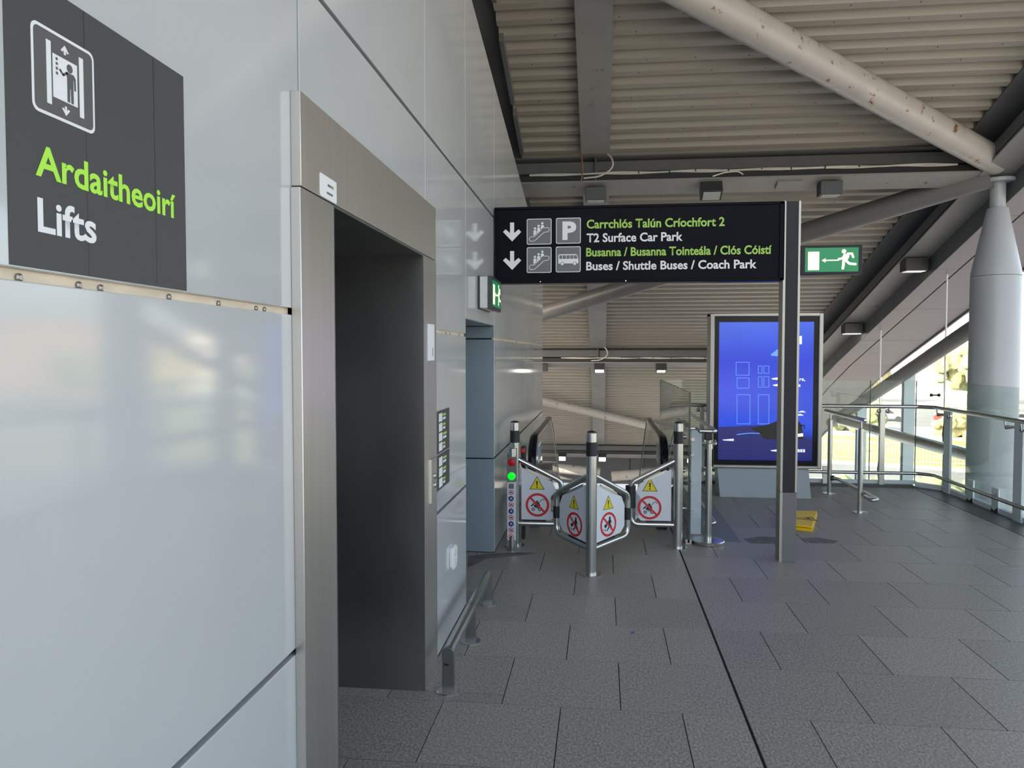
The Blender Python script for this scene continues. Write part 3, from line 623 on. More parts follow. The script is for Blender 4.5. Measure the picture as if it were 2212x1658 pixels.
# exit sign on the post
def exitsign(t_, fr, w_, h_, mirror_lit):
    q = lambda a, b: (a*w_, b*h_)
    gp = B().prism([q(.05, .09), q(.95, .09), q(.95, .91), q(.05, .91)], fr, .0005, .002).build('green_panel', 'exitgreen', t_, smooth=False)
    k = B(); k.prism([q(.10, .15), q(.29, .15), q(.29, .78), q(.10, .78)], fr, .002, .003); k.build('door_mark', mirror_lit, gp, smooth=False)
    k = B(); k.prism([q(.33, .48), q(.40, .40), q(.39, .46), q(.62, .46), q(.62, .50), q(.39, .50), q(.40, .56)], fr, .002, .003); k.build('arrow', mirror_lit, gp, smooth=False)
    k = B(); k.disc(fr, *q(.705, .78), .075*h_, .002, .003, 16)
    t = .075*h_
    k.prism([q(.70, .70), q(.78, .68), q(.80, .62), q(.76, .45), q(.68, .42), q(.69, .56)], fr, .002, .003)
    k.stroke(fr, [q(.72, .66), q(.68, .54), q(.62, .52)], t, .002, .003); k.stroke(fr, [q(.77, .70), q(.84, .70), q(.86, .58)], t, .002, .003)
    k.stroke(fr, [q(.70, .44), q(.70, .34), q(.69, .20)], t*1.2, .002, .003); k.stroke(fr, [q(.74, .46), q(.80, .36), q(.90, .34)], t*1.1, .002, .003)
    k.build('running_figure', mirror_lit, gp, smooth=False)
ex = thing('exit_sign', (1.88, 6.72, 2.41), 'green emergency exit sign with running figure fixed to the sign post', 'sign')
B().box(1.634, 2.122, 6.64, 6.72, 2.412, 2.652).build('housing', 'post', ex, bevel=.004)
exitsign(ex, frame((1.644, 6.64, 2.412), (1, 0, 0), (0, 0, 1)), .47, .24, 'exitlit')
ex = thing('exit_sign', (-.89, 6.0, 2.1), 'green emergency exit box sign mounted on the white wall above the recess', 'sign')
B().box(XW, -.925, 5.79, 6.34, 2.10, 2.348).build('back_plate', 'black', ex, smooth=False)
B().box(-.925, -.862, 5.795, 6.335, 2.105, 2.343).build('housing', 'boxwhite', ex, bevel=.003)
B().box(-.862, -.832, 5.79, 6.34, 2.10, 2.348).build('front_frame', 'fixture', ex, smooth=False)
exitsign(ex, frame((-.832, 5.80, 2.102), (0, 1, 0), (0, 0, 1)), .53, .245, 'exitlit2')

# ================================================================== GATE BARRIERS AND BOLLARDS
def bollard(x, y, label, r=.043, h=1.135):
    t_ = thing('bollard', (x, y, 0), label, 'bollard', 'steel bollards in front of the escalator')
    B().lathe([(r, .005), (r, h - .004), (r - .004, h)], (x, y, 0), 32).build('tube', 'chrome', t_)
    B().lathe([(r + .001, h - .185), (r + .001, h - .075)], (x, y, 0), 32).build('black_band', 'black', t_)
    B().lathe([(r*.9, h), (r*.85, h + .006), (r*.4, h + .012), (.004, h + .014)], (x, y, 0), 32).build('cap', 'black', t_)
    B().lathe([(.092, 0), (.092, .005), (.088, .008)], (x, y, 0), 36).build('base_disc', 'chrome', t_)
    return t_
PM, PLf, PRt = V((-.077, 6.10, 0)), V((-.785, 6.94, 0)), V((.690, 7.03, 0))
bollard(PM.x, PM.y, 'steel bollard with black band between the two angled gate wings')
bollard(PLf.x, PLf.y, 'steel bollard with black band beside the traffic light post'); bollard(PRt.x, PRt.y, 'steel bollard with black band beside the glass screen')

def warn(fr, cx, cy, s_, t_, sx=1.0):
    P = lambda k, o=0: (cx + sx*k[0]*s_, cy + k[1]*s_)
    g = B().prism([P((-.5, -.42)), P((.5, -.42)), P((0, .46))], fr, .0003, .0010).build('warning_triangle', 'pblack', t_, smooth=False)
    B().prism([P((-.435, -.385)), P((.435, -.385)), P((0, .385))], fr, .0010, .0014).build('triangle_fill', 'yellow', g, smooth=False)
    k = B().prism([P((-.035, -.16)), P((.035, -.16)), P((.06, .14)), P((-.06, .14))], fr, .0014, .0018); k.disc(fr, cx, cy - .27*s_, .05*s_, .0014, .0018, 12)
    k.build('exclamation_mark', 'pblack', g, smooth=False)
def prohibit(fr, cx, cy, r, t_, kind):
    P = lambda a, b: (cx + a*r, cy + b*r)
    g = B().ring(fr, cx, cy, r*.80, r, .0003, .0012).build('red_ring', 'red', t_, smooth=False)
    k = B(); d0, d1 = .0003, .0009
    if kind == 'pram':
        k.disc(fr, *P(-.02, .27), .10*r, d0, d1, 14); k.stroke(fr, [P(-.50, -.08), P(-.30, .10)], .11*r, d0, d1)
        k.prism([P(-.34, -.10), P(-.10, .16), P(.10, .20), P(.25, -.02), P(.10, -.24), P(-.10, -.20)], fr, d0, d1)
        k.stroke(fr, [P(.05, .05), P(.30, .38), P(.46, .50), P(.56, .48), P(.60, .36)], .045*r, d0, d1); k.stroke(fr, [P(-.30, -.10), P(-.10, -.28), P(.20, -.24)], .05*r, d0, d1)
        for a in (-.36, .20): k.ring(fr, *P(a, -.38), .07*r, .14*r, d0, d1, 16)
    else:
        k.disc(fr, *P(.18, .52), .11*r, d0, d1, 14); k.stroke(fr, [P(.18, .34), P(.14, .0)], .24*r, d0, d1)
        k.stroke(fr, [P(.12, .0), P(.02, -.30), P(-.10, -.42)], .12*r, d0, d1); k.stroke(fr, [P(.20, .0), P(.38, -.25), P(.44, -.42)], .12*r, d0, d1)
        k.stroke(fr, [P(.10, .32), P(-.10, .12), P(-.22, .0)], .08*r, d0, d1); k.stroke(fr, [P(.26, .32), P(.40, .10)], .08*r, d0, d1)
        k.prism([P(-.52, -.06), P(-.26, .10), P(-.14, -.12), P(-.38, -.28)], fr, d0, d1)
        k.stroke(fr, [P(-.62, -.40), P(-.36, -.40), P(-.36, -.48), P(-.05, -.48)], .045*r, d0, d1)
    k.build('pictogram', 'pblack', g, smooth=False)
    s2 = .707*.9
    B().stroke(fr, [P(-s2, s2), P(s2, -s2)], .17*r, .0009, .0014, round_=False).build('red_slash', 'red', g, smooth=False)

def gate(px_, vx, wd, label, zt0, zt1, zb0, zb1, kind, flip, post_r=.043, sleeve=None, notch=False):
    """px_: post centre, vx: unit direction of the wing away from the post, wd: length."""
    px_, vx = V(px_), V(vx).normalized(); t_ = thing('gate_wing', px_ + vx*wd/2, label, 'gate', 'tubular barrier wings at the escalator head')
    at = lambda u, z: px_ + vx*u + V((0, 0, z))
    path = fillet([at(post_r - .01, zt0), at(wd, zt1), at(wd, zb1), at(post_r - .01, zb0)], .085, 7)
    B().tube(path, .024, 16).build('tube_frame', 'chrome', t_)
    # panel, facing the camera side
    u = vx if not flip else -vx
    n = u.cross(V((0, 0, 1)))
    fr = (px_.copy(), u, V((0, 0, 1)), n); sg_ = 1 if not flip else -1
    i0, i1 = post_r + .018, wd - .045
    zt = lambda q: zt0 + (zt1 - zt0)*q/wd
    poly = [(i0, zb0 + .036), (i1 - .05, zb1 + .034), (i1, zb1 + .085)]
    if notch:
        zm = (zt1 + zb1)/2 - .01; poly += [(i1, zm - .14), (i1 - .05, zm - .07), (i1 - .05, zm + .06), (i1, zm + .12)]
    poly += [(i1, zt1 - .085), (i1 - .04, zt(i1 - .04) - .045), (i0, zt(i0) - .045)]
    pn = B().prism([(sg_*a, b) for a, b in poly], fr, -.003, .003).build('sign_panel', 'gatewhite', t_, smooth=False)
    B().stroke(fr, [(sg_*(i0 + .05), zt(i0 + .05) - .040), (sg_*(i0 + .24), zt(i0 + .24) - .040)], .022, -.006, .006).build('clamp_bar', 'steel', t_)
    B().stroke(fr, [(sg_*(i0 + .02), zb0 + .030), (sg_*(i0 + .22), zb0 + .030 + (zb1 - zb0)*.6)], .012, -.006, .006).build('clamp_bar', 'black', t_)
    ff = (px_ + n*.003, u, V((0, 0, 1)), n)
    if sleeve: B().tube([at(wd, sleeve[0]), at(wd, sleeve[1])], sleeve[2], 20).build('sleeve', 'black', t_)
    return t_, ff, sg_
def cam_uv(ff, x, y):                           # pixel to (u,v) of a panel frame
    o, u, v, n = ff; d = ray(x, y); s_ = (o - cC).dot(n)/d.dot(n); p = cC + d*s_ - o; return p.dot(u), p.dot(v)
# side gates (in the plane of the escalator head)
t_, ff, s_ = gate(PLf, (1, .02, 0), .425, 'upright gate wing with pushchair ban sign beside the traffic light post', .795, .60, .208, .208, 'pram', False, sleeve=(.36, .50, .046), notch=True)
warn(ff, *cam_uv(ff, 1160, 1043), .138, t_); prohibit(ff, *cam_uv(ff, 1161, 1090), .108, t_, 'pram')
t_, ff, s_ = gate(PRt, (-1, -.02, 0), .425, 'upright gate wing with pushchair ban sign beside the glass screen', .790, .585, .208, .208, 'pram', True, sleeve=(.36, .56, .046), notch=True)
warn(ff, *cam_uv(ff, 1404, 1047), .138, t_); prohibit(ff, *cam_uv(ff, 1403, 1096), .108, t_, 'pram')
# middle wings angled back
t_, ff, s_ = gate(PM, (-.31, .36, 0), .455, 'angled wing of the middle gate with luggage ban sign on the wall side', .785, .585, .205, .245, 'bag', True, sleeve=(.375, .475, .029))
warn(ff, *cam_uv(ff, 1240, 1084), .128, t_); prohibit(ff, *cam_uv(ff, 1241, 1132), .100, t_, 'bag')
t_, ff, s_ = gate(PM, (.31, .36, 0), .455, 'angled wing of the middle gate with luggage ban sign on the glass screen side', .785, .585, .205, .245, 'bag', False, sleeve=(.375, .475, .029))
warn(ff, *cam_uv(ff, 1314, 1085), .128, t_); prohibit(ff, *cam_uv(ff, 1314, 1132), .100, t_, 'bag')

# traffic light post
tp = V((-.79, 6.775, 0)); tl = thing('traffic_light_post', tp, 'short steel post with red and green lamps and a strip of small symbols', 'traffic light')
B().lathe([(.045, 0), (.045, .13)], tp, 28).build('foot', 'chrome', tl)
B().box(tp.x - .043, tp.x + .043, tp.y - .035, tp.y + .035, .13, .845).build('body', 'alu', tl, bevel=.012)
B().lathe([(.045, .845), (.045, .915), (.041, .920)], tp, 28).build('cap', 'chrome', tl)
ft = frame((tp.x, tp.y - .035, 0), (1, 0, 0), (0, 0, 1))
B().prism([(-.042, .625), (.042, .625), (.042, .845), (-.042, .845)], ft, 0, .006).build('lamp_plate', 'postg', tl, smooth=False)
for y_, m, nm in ((998, 'redlamp', 'red_lamp'), (1028, 'greenlamp', 'green_lamp')):
    z = pY(1104, y_, tp.y - .04).z; B().lathe([(.034, 0), (.034, .006), (.026, .013), (.01, .016)], (tp.x, tp.y - .041, z), 24, 'y').build(nm, m, tl)
stp = B().prism([(-.040, .10), (.040, .10), (.040, .615), (-.040, .615)], ft, .0, .004).build('symbol_strip', 'gatewhite', tl, smooth=False)
B().prism([(-.028, .56), (.018, .56), (.018, .605), (-.028, .605)], ft, .004, .0045).build('top_mark', 'icongrey', stp, smooth=False)
for k in range(8):
    z = .528 - k*.0565
    if k in (1, 3, 5):
        B().disc(ft, -.006, z, .024, .004, .005, 20).build('blue_symbol', 'blue', stp, smooth=False)
        B().stroke(ft, [(-.012, z - .008), (-.004, z + .010), (.004, z - .006)], .005, .005, .0055).build('symbol_figure', 'white', stp, smooth=False)
    else:
        g = B().ring(ft, -.006, z, .018, .0235, .004, .005, 20).stroke(ft, [(-.02, z + .013), (.008, z - .013)], .004, .0052, .0058).build('ban_symbol', 'red', stp, smooth=False)
        B().stroke(ft, [(-.014, z - .007), (-.004, z + .006), (.003, z - .004)], .007, .004, .005).build('symbol_figure', 'pblack', stp, smooth=False)

# ================================================================== ESCALATOR
es = thing('escalator', (-.03, 9.2, 0), 'escalator going down behind the gates with black handrails and glass balustrades', 'escalator')
YE, ZH = 9.85, .93; TA = math.tan(math.radians(30))
def hz(Y):                                      # handrail height along the run
    a = (Y - YE)/.9
    if a <= 0: return ZH
    return ZH - (TA*(Y - YE - .45) if a > 1 else TA*.45*a*a)
ys = [7.72, 8.2, 8.8, 9.4] + [9.85 + .15*k for k in range(7)] + [11.5, 13, 15, 17, 19.5]
for X in (-.672, .600):
    r_ = .33; base = [(7.72 - r_*math.sin(math.radians(a)), ZH - r_ + r_*math.cos(math.radians(a))) for a in range(150, -1, -15)]
    pts = [(y, z) for y, z in base] + [(y, hz(y)) for y in ys[1:]]
    # handrail of oval section
    hr = B(); n = 12; ring = [(.040*math.cos(2*math.pi*k/n), .022*math.sin(2*math.pi*k/n)) for k in range(n)]; vs = []
    for i, (y, z) in enumerate(pts):
        p0 = pts[max(0, i-1)]; p1 = pts[min(len(pts)-1, i+1)]; d = V((0, p1[0]-p0[0], p1[1]-p0[1])).normalized(); nn = V((0, -d.z, d.y))
        fs_k = 1.0 if y < 9.9 else (.5 if y < 10.1 else .2)
        for a, b in ring: vs.append(V((X, y, z)) + V((1, 0, 0))*a*fs_k + nn*b*fs_k)
    m_ = len(pts); hr.add(vs, [(i*n+k, i*n+(k+1) % n, (i+1)*n+(k+1) % n, (i+1)*n+k) for i in range(m_-1) for k in range(n)] + [tuple(range(n-1, -1, -1)), tuple(range((m_-1)*n, m_*n))])
    hr.build('handrail', 'blackgloss', es)
    gi = B(); gl = []
    ctr = [(y, z) for y, z in pts]
    for i, (y, z) in enumerate(ctr):
        p0 = ctr[max(0, i-1)]; p1 = ctr[min(len(ctr)-1, i+1)]; d = V((0, p1[0]-p0[0], p1[1]-p0[1])).normalized(); nn = V((0, -d.z, d.y))
        gl.append(V((X, y, z)) - nn*.04)
    tr_ = B().tube(gl, [.012 if p.y < 9.8 else .004 for p in gl], 8).build('handrail_track', 'steel', es)
    # glass below the track
    vs = []; fs = []
    for p in gl[6:]: vs += [p, V((X, p.y, min(p.z - .05, hz(p.y) - .86)))]
    k = len(gl[6:]); fs = [(2*i, 2*i+1, 2*i+3, 2*i+2) for i in range(k-1)]
    g_ = B().add(vs, fs); g_.build('balustrade_glass', 'glass2', es, smooth=False)
    sgn = 1 if X < 0 else -1
    B().add([V((X - .05, y, hz(y) - .86)) for y in ys] + [V((X + .05, y, hz(y) - .86)) for y in ys] + [V((X + .05, y, hz(y) - 1.25)) for y in ys] + [V((X - .05, y, hz(y) - 1.25)) for y in ys],
            [(j*len(ys)+i, j*len(ys)+i+1, ((j+1) % 4)*len(ys)+i+1, ((j+1) % 4)*len(ys)+i) for j in range(4) for i in range(len(ys)-1)]).build('skirt', 'steel', es)
    if X < 0:
        fe = frame((X + .008, 0, 0), (0, 1, 0), (0, 0, 1)); nt_ = B().prism([(8.05, .60), (8.42, .60), (8.42, .80), (8.05, .80)], fe, 0, .002).build('notice_label', 'white', es, smooth=False)
        for q in (8.15, 8.32): B().prism(rrect(q - .06, q + .06, .63, .77, .02), fe, .002, .003).build('blue_symbol', 'blue', nt_, smooth=False)
    else:
        fe = frame((X - .008, 0, 0), (0, -1, 0), (0, 0, 1)); nt_ = B().prism([(-8.42, .60), (-8.05, .60), (-8.05, .80), (-8.42, .80)], fe, 0, .002).build('notice_label', 'icongrey', es, smooth=False)
B().box(-.63, .56, 8.6, 9.12, -.02, .006).build('comb_plate', 'steel', es, smooth=False)
for k in range(26):
    y0 = 9.12 + .40*k; z = -.005 if k < 2 else -.005 - .2309*(k - 1.5)
    b = B().box(-.60, .53, y0, y0 + .42, z - .25, z); b.box(-.60, .53, y0, y0 + .02, z - .25, z + .002); b.build('step', 'fixture', es, smooth=False)
eb_ = thing('emergency_stop_box', (-.80, 7.3, .80), 'black box with red stop button between bollard and escalator handrail', 'box')
B().box(-.755, -.715, 7.18, 7.30, .70, .88).build('box', 'black', eb_, bevel=.006)
B().lathe([(.024, 0), (.024, .012), (.016, .02)], (-.735, 7.18, .845), 16, 'y').build('stop_button', 'red', eb_)
B().box(-.75, -.72, 7.20, 7.28, .0, .70).build('stem', 'black', eb_)

# ================================================================== GLASS SCREEN, RAILS AND STANCHION beside the escalator
XG = .80
gs = thing('glass_screen', (XG, 8.8, 0), 'tall frameless glass screen between escalator and grey floor cover', 'glass')
for a, b in ((7.16, 9.0), (9.012, 10.7)):
    B().box(XG - .006, XG + .006, a, b, .03, 1.40).build('pane', 'glass', gs, smooth=False)
B().box(XG - .008, XG + .008, 7.150, 7.162, .02, 1.40).build('front_edge', 'glassedge', gs, smooth=False)
B().box(XG - .007, XG + .007, 10.70, 10.708, .03, 1.40).build('rear_edge', 'glassedgel', gs, smooth=False)
B().box(XG - .007, XG + .007, 7.15, 10.7, 1.40, 1.404).build('top_edge', 'glassedge', gs, smooth=False)
B().box(XG - .03, XG + .03, 7.15, 10.72, 0, .05).build('base_channel', 'alu', gs, bevel=.003)
for z in (.25, .62, .95): B().lathe([(.022, -.02), (.022, .02)], (XG, 7.6, z), 16, 'x').build('clamp', 'chrome', gs)
ep = thing('end_post', (.90, 7.55, 0), 'flat pale grey end post standing behind the glass screen', 'post')
B().box(.865, .965, 7.58, 7.61, 0, 1.03).build('plate', 'platewhite', ep, bevel=.003)
for z in (.93, .78, .5, .22): B().lathe([(.018, 0), (.018, .03)], (.878, 7.58, z), 14, 'y').build('fixing', 'chrome', ep)
hr = thing('handrail', (1.05, 8.6, 0), 'stainless handrail with rounded return beside the glass screen', 'rail')
B().tube(fillet([(1.065, 10.5, 1.03), (1.065, 7.36, 1.03), (.915, 7.36, 1.03)], .05, 6), .021, 14).build('rail', 'chrome', hr)
B().tube(fillet([(.80, 7.45, 1.045), (.90, 7.45, 1.045), (.915, 7.36, 1.03)], .02, 4), .014, 10).build('bracket', 'chrome', hr)
B().tube(fillet([(1.065, 10.5, .16), (1.065, 7.36, .16), (.965, 7.36, .16)], .05, 6), .021, 14).build('lower_rail', 'chrome', hr)
B().tube(fillet([(1.065, 7.42, .93), (1.065, 7.38, .91), (.94, 7.38, .91)], .02, 4), .018, 10).build('stub', 'chrome', hr)
sx_ = V((.985, 7.22, 0)); sn = thing('barrier_stanchion', sx_, 'steel belt barrier stanchion on a heavy round base', 'stanchion')
B().lathe([(.148, 0), (.150, .004), (.150, .030), (.143, .038), (.03, .045)], sx_, 48).build('base', 'chrome', sn)
B().lathe([(.031, .04), (.031, .93), (.027, .935)], sx_, 24).build('pole', 'chrome', sn)
B().box(sx_.x - .040, sx_.x - .030, sx_.y - .02, sx_.y + .02, .72, .88).build('belt_slot', 'black', sn, bevel=.002)
B().box(sx_.x + .030, sx_.x + .040, sx_.y - .02, sx_.y + .02, .72, .88).build('belt_slot', 'black', sn, bevel=.002)
B().tube([(sx_.x, sx_.y, .93), (sx_.x + .005, sx_.y, .985), (sx_.x - .015, sx_.y - .01, 1.02)], [.016, .018, .024], 12).build('head', 'steel', sn)
B().obox((sx_.x - .01, sx_.y - .02, 1.0), .07, .05, .07).build('belt_clip', 'black', sn, bevel=.008)

# short handrail on two posts
sh = thing('short_handrail', (2.85, 9.4, 0), 'short stainless handrail on two posts between advertising kiosk and balustrade corner', 'rail')
for y in (8.85, 10.0):
    B().lathe([(.028, .005), (.028, .93), (.012, .935), (.010, 1.02)], (2.848, y, 0), 20).build('post', 'chrome', sh)
    B().lathe([(.085, 0), (.085, .006), (.04, .009)], (2.848, y, 0), 28).build('base_disc', 'chrome', sh)
B().tube(fillet([(2.848, 10.2, 1.03), (2.848, 8.72, 1.03)], .05), .024, 16).build('rail', 'chrome', sh)
B().lathe([(.024, 0), (.018, .012), (.006, .016)], (2.848, 8.72, 1.03), 16, 'y').build('end_cap', 'chrome', sh)
B().tube(fillet([(2.86, 10.0, .20), (2.93, 9.9, .20), (2.93, 8.55, .20), (2.86, 8.50, .20), (2.86, 8.72, .20)], .04, 5), .021, 12).build('lower_rail', 'chrome', sh)
B().lathe([(.032, -.02), (.032, .02)], (2.875, 9.98, .20), 14, 'x').build('joint', 'black', sh)

# ================================================================== BALUSTRADE along the edge
bl = thing('glass_balustrade', (3.9, 10.7, 0), 'glass balustrade with stainless double rails around the outer corner', 'balustrade')
GX, GY = 4.37, 10.68
gz0, gz1 = .06, 1.40
joints = [.82, 1.9, 2.95, 3.46, 4.0]
for a, b in zip([.85, 2.3, 3.55], [2.292, 3.542, 4.12]): B().box(a, b, GY - .006, GY + .006, gz0, gz1).build('pane', 'glass', bl, smooth=False)
B().hexa([(4.128, GY - .006, gz0), (4.128, GY + .006, gz0), (GX + .006, 10.40, gz0), (GX - .006, 10.40, gz0), (4.128, GY - .006, gz1), (4.128, GY + .006, gz1), (GX + .006, 10.40, gz1), (GX - .006, 10.40, gz1)]).build('pane', 'glass', bl, smooth=False)
yy = 10.39
while yy > -1:
    B().box(GX - .006, GX + .006, yy - 1.86, yy - .008, gz0, gz1).build('pane', 'glass', bl, smooth=False); yy -= 1.87
for x in (2.296, 3.546, 4.124): B().box(x - .004, x + .004, GY - .007, GY + .007, gz0, gz1).build('pane_joint', 'glassedge', bl, smooth=False)
B().box(.85, 4.14, GY - .03, GY + .03, .03, .075).build('base_channel', 'platewhite', bl, bevel=.003)
B().hexa([(4.12, GY - .03, .0), (4.14, GY + .03, .0), (GX + .03, 10.40, .0), (GX - .03, 10.38, .0), (4.12, GY - .03, .06), (4.14, GY + .03, .06), (GX + .03, 10.40, .06), (GX - .03, 10.38, .06)]).build('base_channel', 'platewhite', bl)
B().box(GX - .03, GX + .03, -1, 10.39, 0, .06).build('base_channel', 'platewhite', bl, bevel=.003)
for z, r_ in ((1.065, .024), (.19, .022)):
    B().tube(fillet([(.95, 10.56, z), (4.10, 10.56, z), (4.26, 10.42, z), (4.26, -1, z)], .12, 6), r_, 16).build('rail' if z > 1 else 'lower_rail', 'chrome', bl)
pp = pz(1920, 1047, 0)
for x in (1.35, 3.68):
    B().box(x - .032, x + .032, 10.595, 10.625, .0, 1.04).build('post', 'steel', bl, bevel=.003)
    for s_ in (-.05, .06):
        B().lathe([(.018, 0), (.028, .02), (.028, .04), (.012, .05)], (x + s_, 10.625, 1.0), 16, 'y').build('bracket', 'chrome', bl)
        B().tube([(x + s_, 10.57, .99), (x + s_, 10.56, 1.045)], .008, 8).build('bracket_stem', 'chrome', bl)
B().box(2.93, 3.0, 10.595, 10.625, .0, .26).build('stub_post', 'steel', bl, bevel=.003)
for y in (10.22, 8.55, 6.6, 4.6, 2.6):
    B().box(GX - .05, GX - .02, y - .085, y + .085, 0, 1.03).build('plate_post', 'platewhite', bl, bevel=.003)
    for q in (.16, -.16):
        B().tube([(GX - .03, y + q*.55, .985), (4.27, y + q, .975)], [.012, .024], 12).build('bracket', 'chrome', bl)
        B().tube([(4.27, y + q, .97), (4.26, y + q, 1.045)], .009, 8).build('bracket_stem', 'chrome', bl)
for y in (9.60, 9.02):
    B().box(GX - .04, GX - .02, y - .075, y + .075, .01, .27).build('loose_plate', 'platewhite', bl, smooth=False)
    B().add([(GX - .042, y - .08, .0), (GX - .042, y + .08, .0), (GX - .042, y + .07, .04), (GX - .042, y + .01, .018), (GX - .042, y - .07, .07)], [(0, 1, 2, 3, 4)]).build('torn_edge', 'black', bl, smooth=False)
hd_ = thing('door_pull', (3.95, GY, 1.2), 'short black double knob handle on the corner glass pane', 'handle')
hp = pY(2020, 853, GY - .03)
B().tube([hp + V((-.06, 0, 0)), hp + V((-.035, 0, 0)), hp + V((-.03, 0, 0)), hp + V((.03, 0, 0)), hp + V((.035, 0, 0)), hp + V((.06, 0, 0))], [.02, .02, .009, .009, .02, .02], 12).build('handle_bar', 'black', hd_)

# ================================================================== ADVERTISING KIOSK
YK = 9.62
ki = thing('advertising_kiosk', (1.97, 9.7, 0), 'tall advertising kiosk with glowing blue screen on a grey plinth', 'kiosk')
b = B(); b.hexa([(1.445, 9.60, 0), (2.525, 9.60, 0), (2.525, 9.95, 0), (1.445, 9.95, 0), (1.415, 9.64, .37), (2.50, 9.64, .37), (2.50, 9.90, .37), (1.415, 9.90, .37)]); b.build('plinth', 'kplinth', ki, bevel=.004)
B().box(1.325, 2.625, YK + .01, YK + .22, .37, 2.235).build('cabinet', 'fixture', ki, smooth=False)
for a in ((1.305, 1.365, .36, 2.25), (2.585, 2.64, .36, 2.25)): B().box(a[0], a[1], YK - .02, YK + .23, a[2], a[3]).build('frame_side', 'alu', ki, bevel=.012)
for a in ((1.305, 2.64, 2.205, 2.252), (1.305, 2.64, .36, .40)): B().box(a[0], a[1], YK - .018, YK + .23, a[2], a[3]).build('frame_bar', 'alu', ki, bevel=.010)
B().box(1.365, 2.585, YK, YK + .02, .40, 2.205).build('bezel', 'blackgloss', ki, smooth=False)
scm = bpy.data.materials.new('screen_blue'); scm.use_nodes = True; nt = scm.node_tree; bs = nt.nodes['Principled BSDF']
bs.inputs['Base Color'].default_value = (0.004, .01, .05, 1); bs.inputs['Roughness'].default_value = .12
tc = nt.nodes.new('ShaderNodeTexCoord'); mp = nt.nodes.new('ShaderNodeMapping'); mp.inputs['Location'].default_value = (-1.42, 0, -.46); nt.links.new(tc.outputs['Object'], mp.inputs[0])
sxn = nt.nodes.new('ShaderNodeSeparateXYZ'); nt.links.new(mp.outputs[0], sxn.inputs[0])
rp = nt.nodes.new('ShaderNodeValToRGB'); e = rp.color_ramp.elements; e[0].position = .0; e[0].color = (.006, .008, .16, 1); e[1].position = 1.0; e[1].color = (.035, .10, .62, 1)
k_ = e.new(.15); k_.color = (.008, .014, .20, 1); k_ = e.new(.24); k_.color = (.010, .055, .62, 1); k_ = e.new(.7); k_.color = (.010, .035, .55, 1)
dv = nt.nodes.new('ShaderNodeMath'); dv.operation = 'DIVIDE'; dv.inputs[1].default_value = 1.68; nt.links.new(sxn.outputs['Z'], dv.inputs[0]); nt.links.new(dv.outputs[0], rp.inputs[0])
nz = nt.nodes.new('ShaderNodeTexNoise'); nz.inputs['Scale'].default_value = 2.2; nz.inputs['Detail'].default_value = 2; nt.links.new(mp.outputs[0], nz.inputs['Vector'])
mm = nt.nodes.new('ShaderNodeMixRGB'); mm.blend_type = 'MULTIPLY'; mm.inputs[0].default_value = .35; nt.links.new(rp.outputs[0], mm.inputs[1]); nt.links.new(nz.outputs['Fac'], mm.inputs[2])
nt.links.new(mm.outputs[0], bs.inputs['Emission Color']); bs.inputs['Emission Strength'].default_value = 0.75; M['screen'] = scm
scr = B().box(1.42, 2.532, YK - .004, YK, .46, 2.14).build('screen', 'screen', ki, smooth=False)
fK = frame((0, YK - .004, 0), (1, 0, 0), (0, 0, 1))
M['adw'] = mat('ad_white', (.7, .72, .8), .3, emit=.75, ecol=(.75, .8, 1)); M['adl'] = mat('ad_lightblue', (.1, .2, .6), .3, emit=.6, ecol=(.09, .24, .85))
M['add'] = mat('ad_navy', (.008, .012, .05), .2, emit=.5, ecol=(.012, .012, .13)); M['adt'] = mat('ad_teal', (.02, .06, .15), .2, emit=.5, ecol=(.02, .06, .34))
def kp(x, y): p = pY(x, y, YK - .004); return (p.x, p.z)
def poly(px_, m, nm, d=.001): B().prism([kp(*p) for p in px_], fK, d, d + .0006).build(nm, m, scr, smooth=False)
poly([(1552, 922), (1640, 918), (1700, 920), (1753, 951), (1753, 990), (1551, 990)], 'add', 'ad_lower_band')
poly([(1620, 925), (1660, 916), (1690, 905), (1722, 905), (1732, 918), (1736, 948), (1652, 948), (1640, 935)], 'pblack', 'ad_vehicle', .0018)
poly([(1722, 937), (1734, 935), (1735, 942), (1722, 943)], 'adw', 'ad_vehicle_light', .0026)
B().stroke(fK, [kp(1730, 919), kp(1737, 918), kp(1738, 925)], .012, .0018, .0024).build('ad_mirror', 'pblack', scr, smooth=False)
for x0, x1, y0 in ((1724, 1741, 890), (1720, 1736, 897)): poly([(x0, y0), (x1, y0), (x1-6, y0-3), (x0+6, y0-3)], 'adw', 'ad_cloud')
for s_, x0, x1, y0, cap in (('t', 1680, 1686, 820, 9), ('rs,', 1727, 1739, 822, 7), ('o', 1681, 1688, 835, 7), ('s', 1724, 1729, 835, 7), ('ol', 1679, 1688, 976, 13), ('ess', 1721, 1739, 976, 9)):
    a, c = kp(x0, y0), kp(x1, y0); text(s_, fK, a[0], a[1], c[0]-a[0], cap/F*9.7, 'adw', scr, .002, .015, 'ad_lettering')
poly([(1727, 726), (1732, 725), (1732, 743), (1727, 743)], 'adw', 'ad_mark'); poly([(1684, 731), (1692, 731), (1692, 743), (1686, 744), (1683, 738)], 'adw', 'ad_mark')
poly([(1664, 766), (1678, 755), (1692, 752), (1692, 770), (1668, 768)], 'adl', 'ad_mark')
for x0, x1, y0 in ((1666, 1680, 817), (1669, 1680, 831), (1560, 1585, 949), (1664, 1680, 972)): poly([(x0, y0), (x1, y0 - 2), (x1, y0 + 3), (x0 + 3, y0 + 2)], 'adw', 'ad_smear')
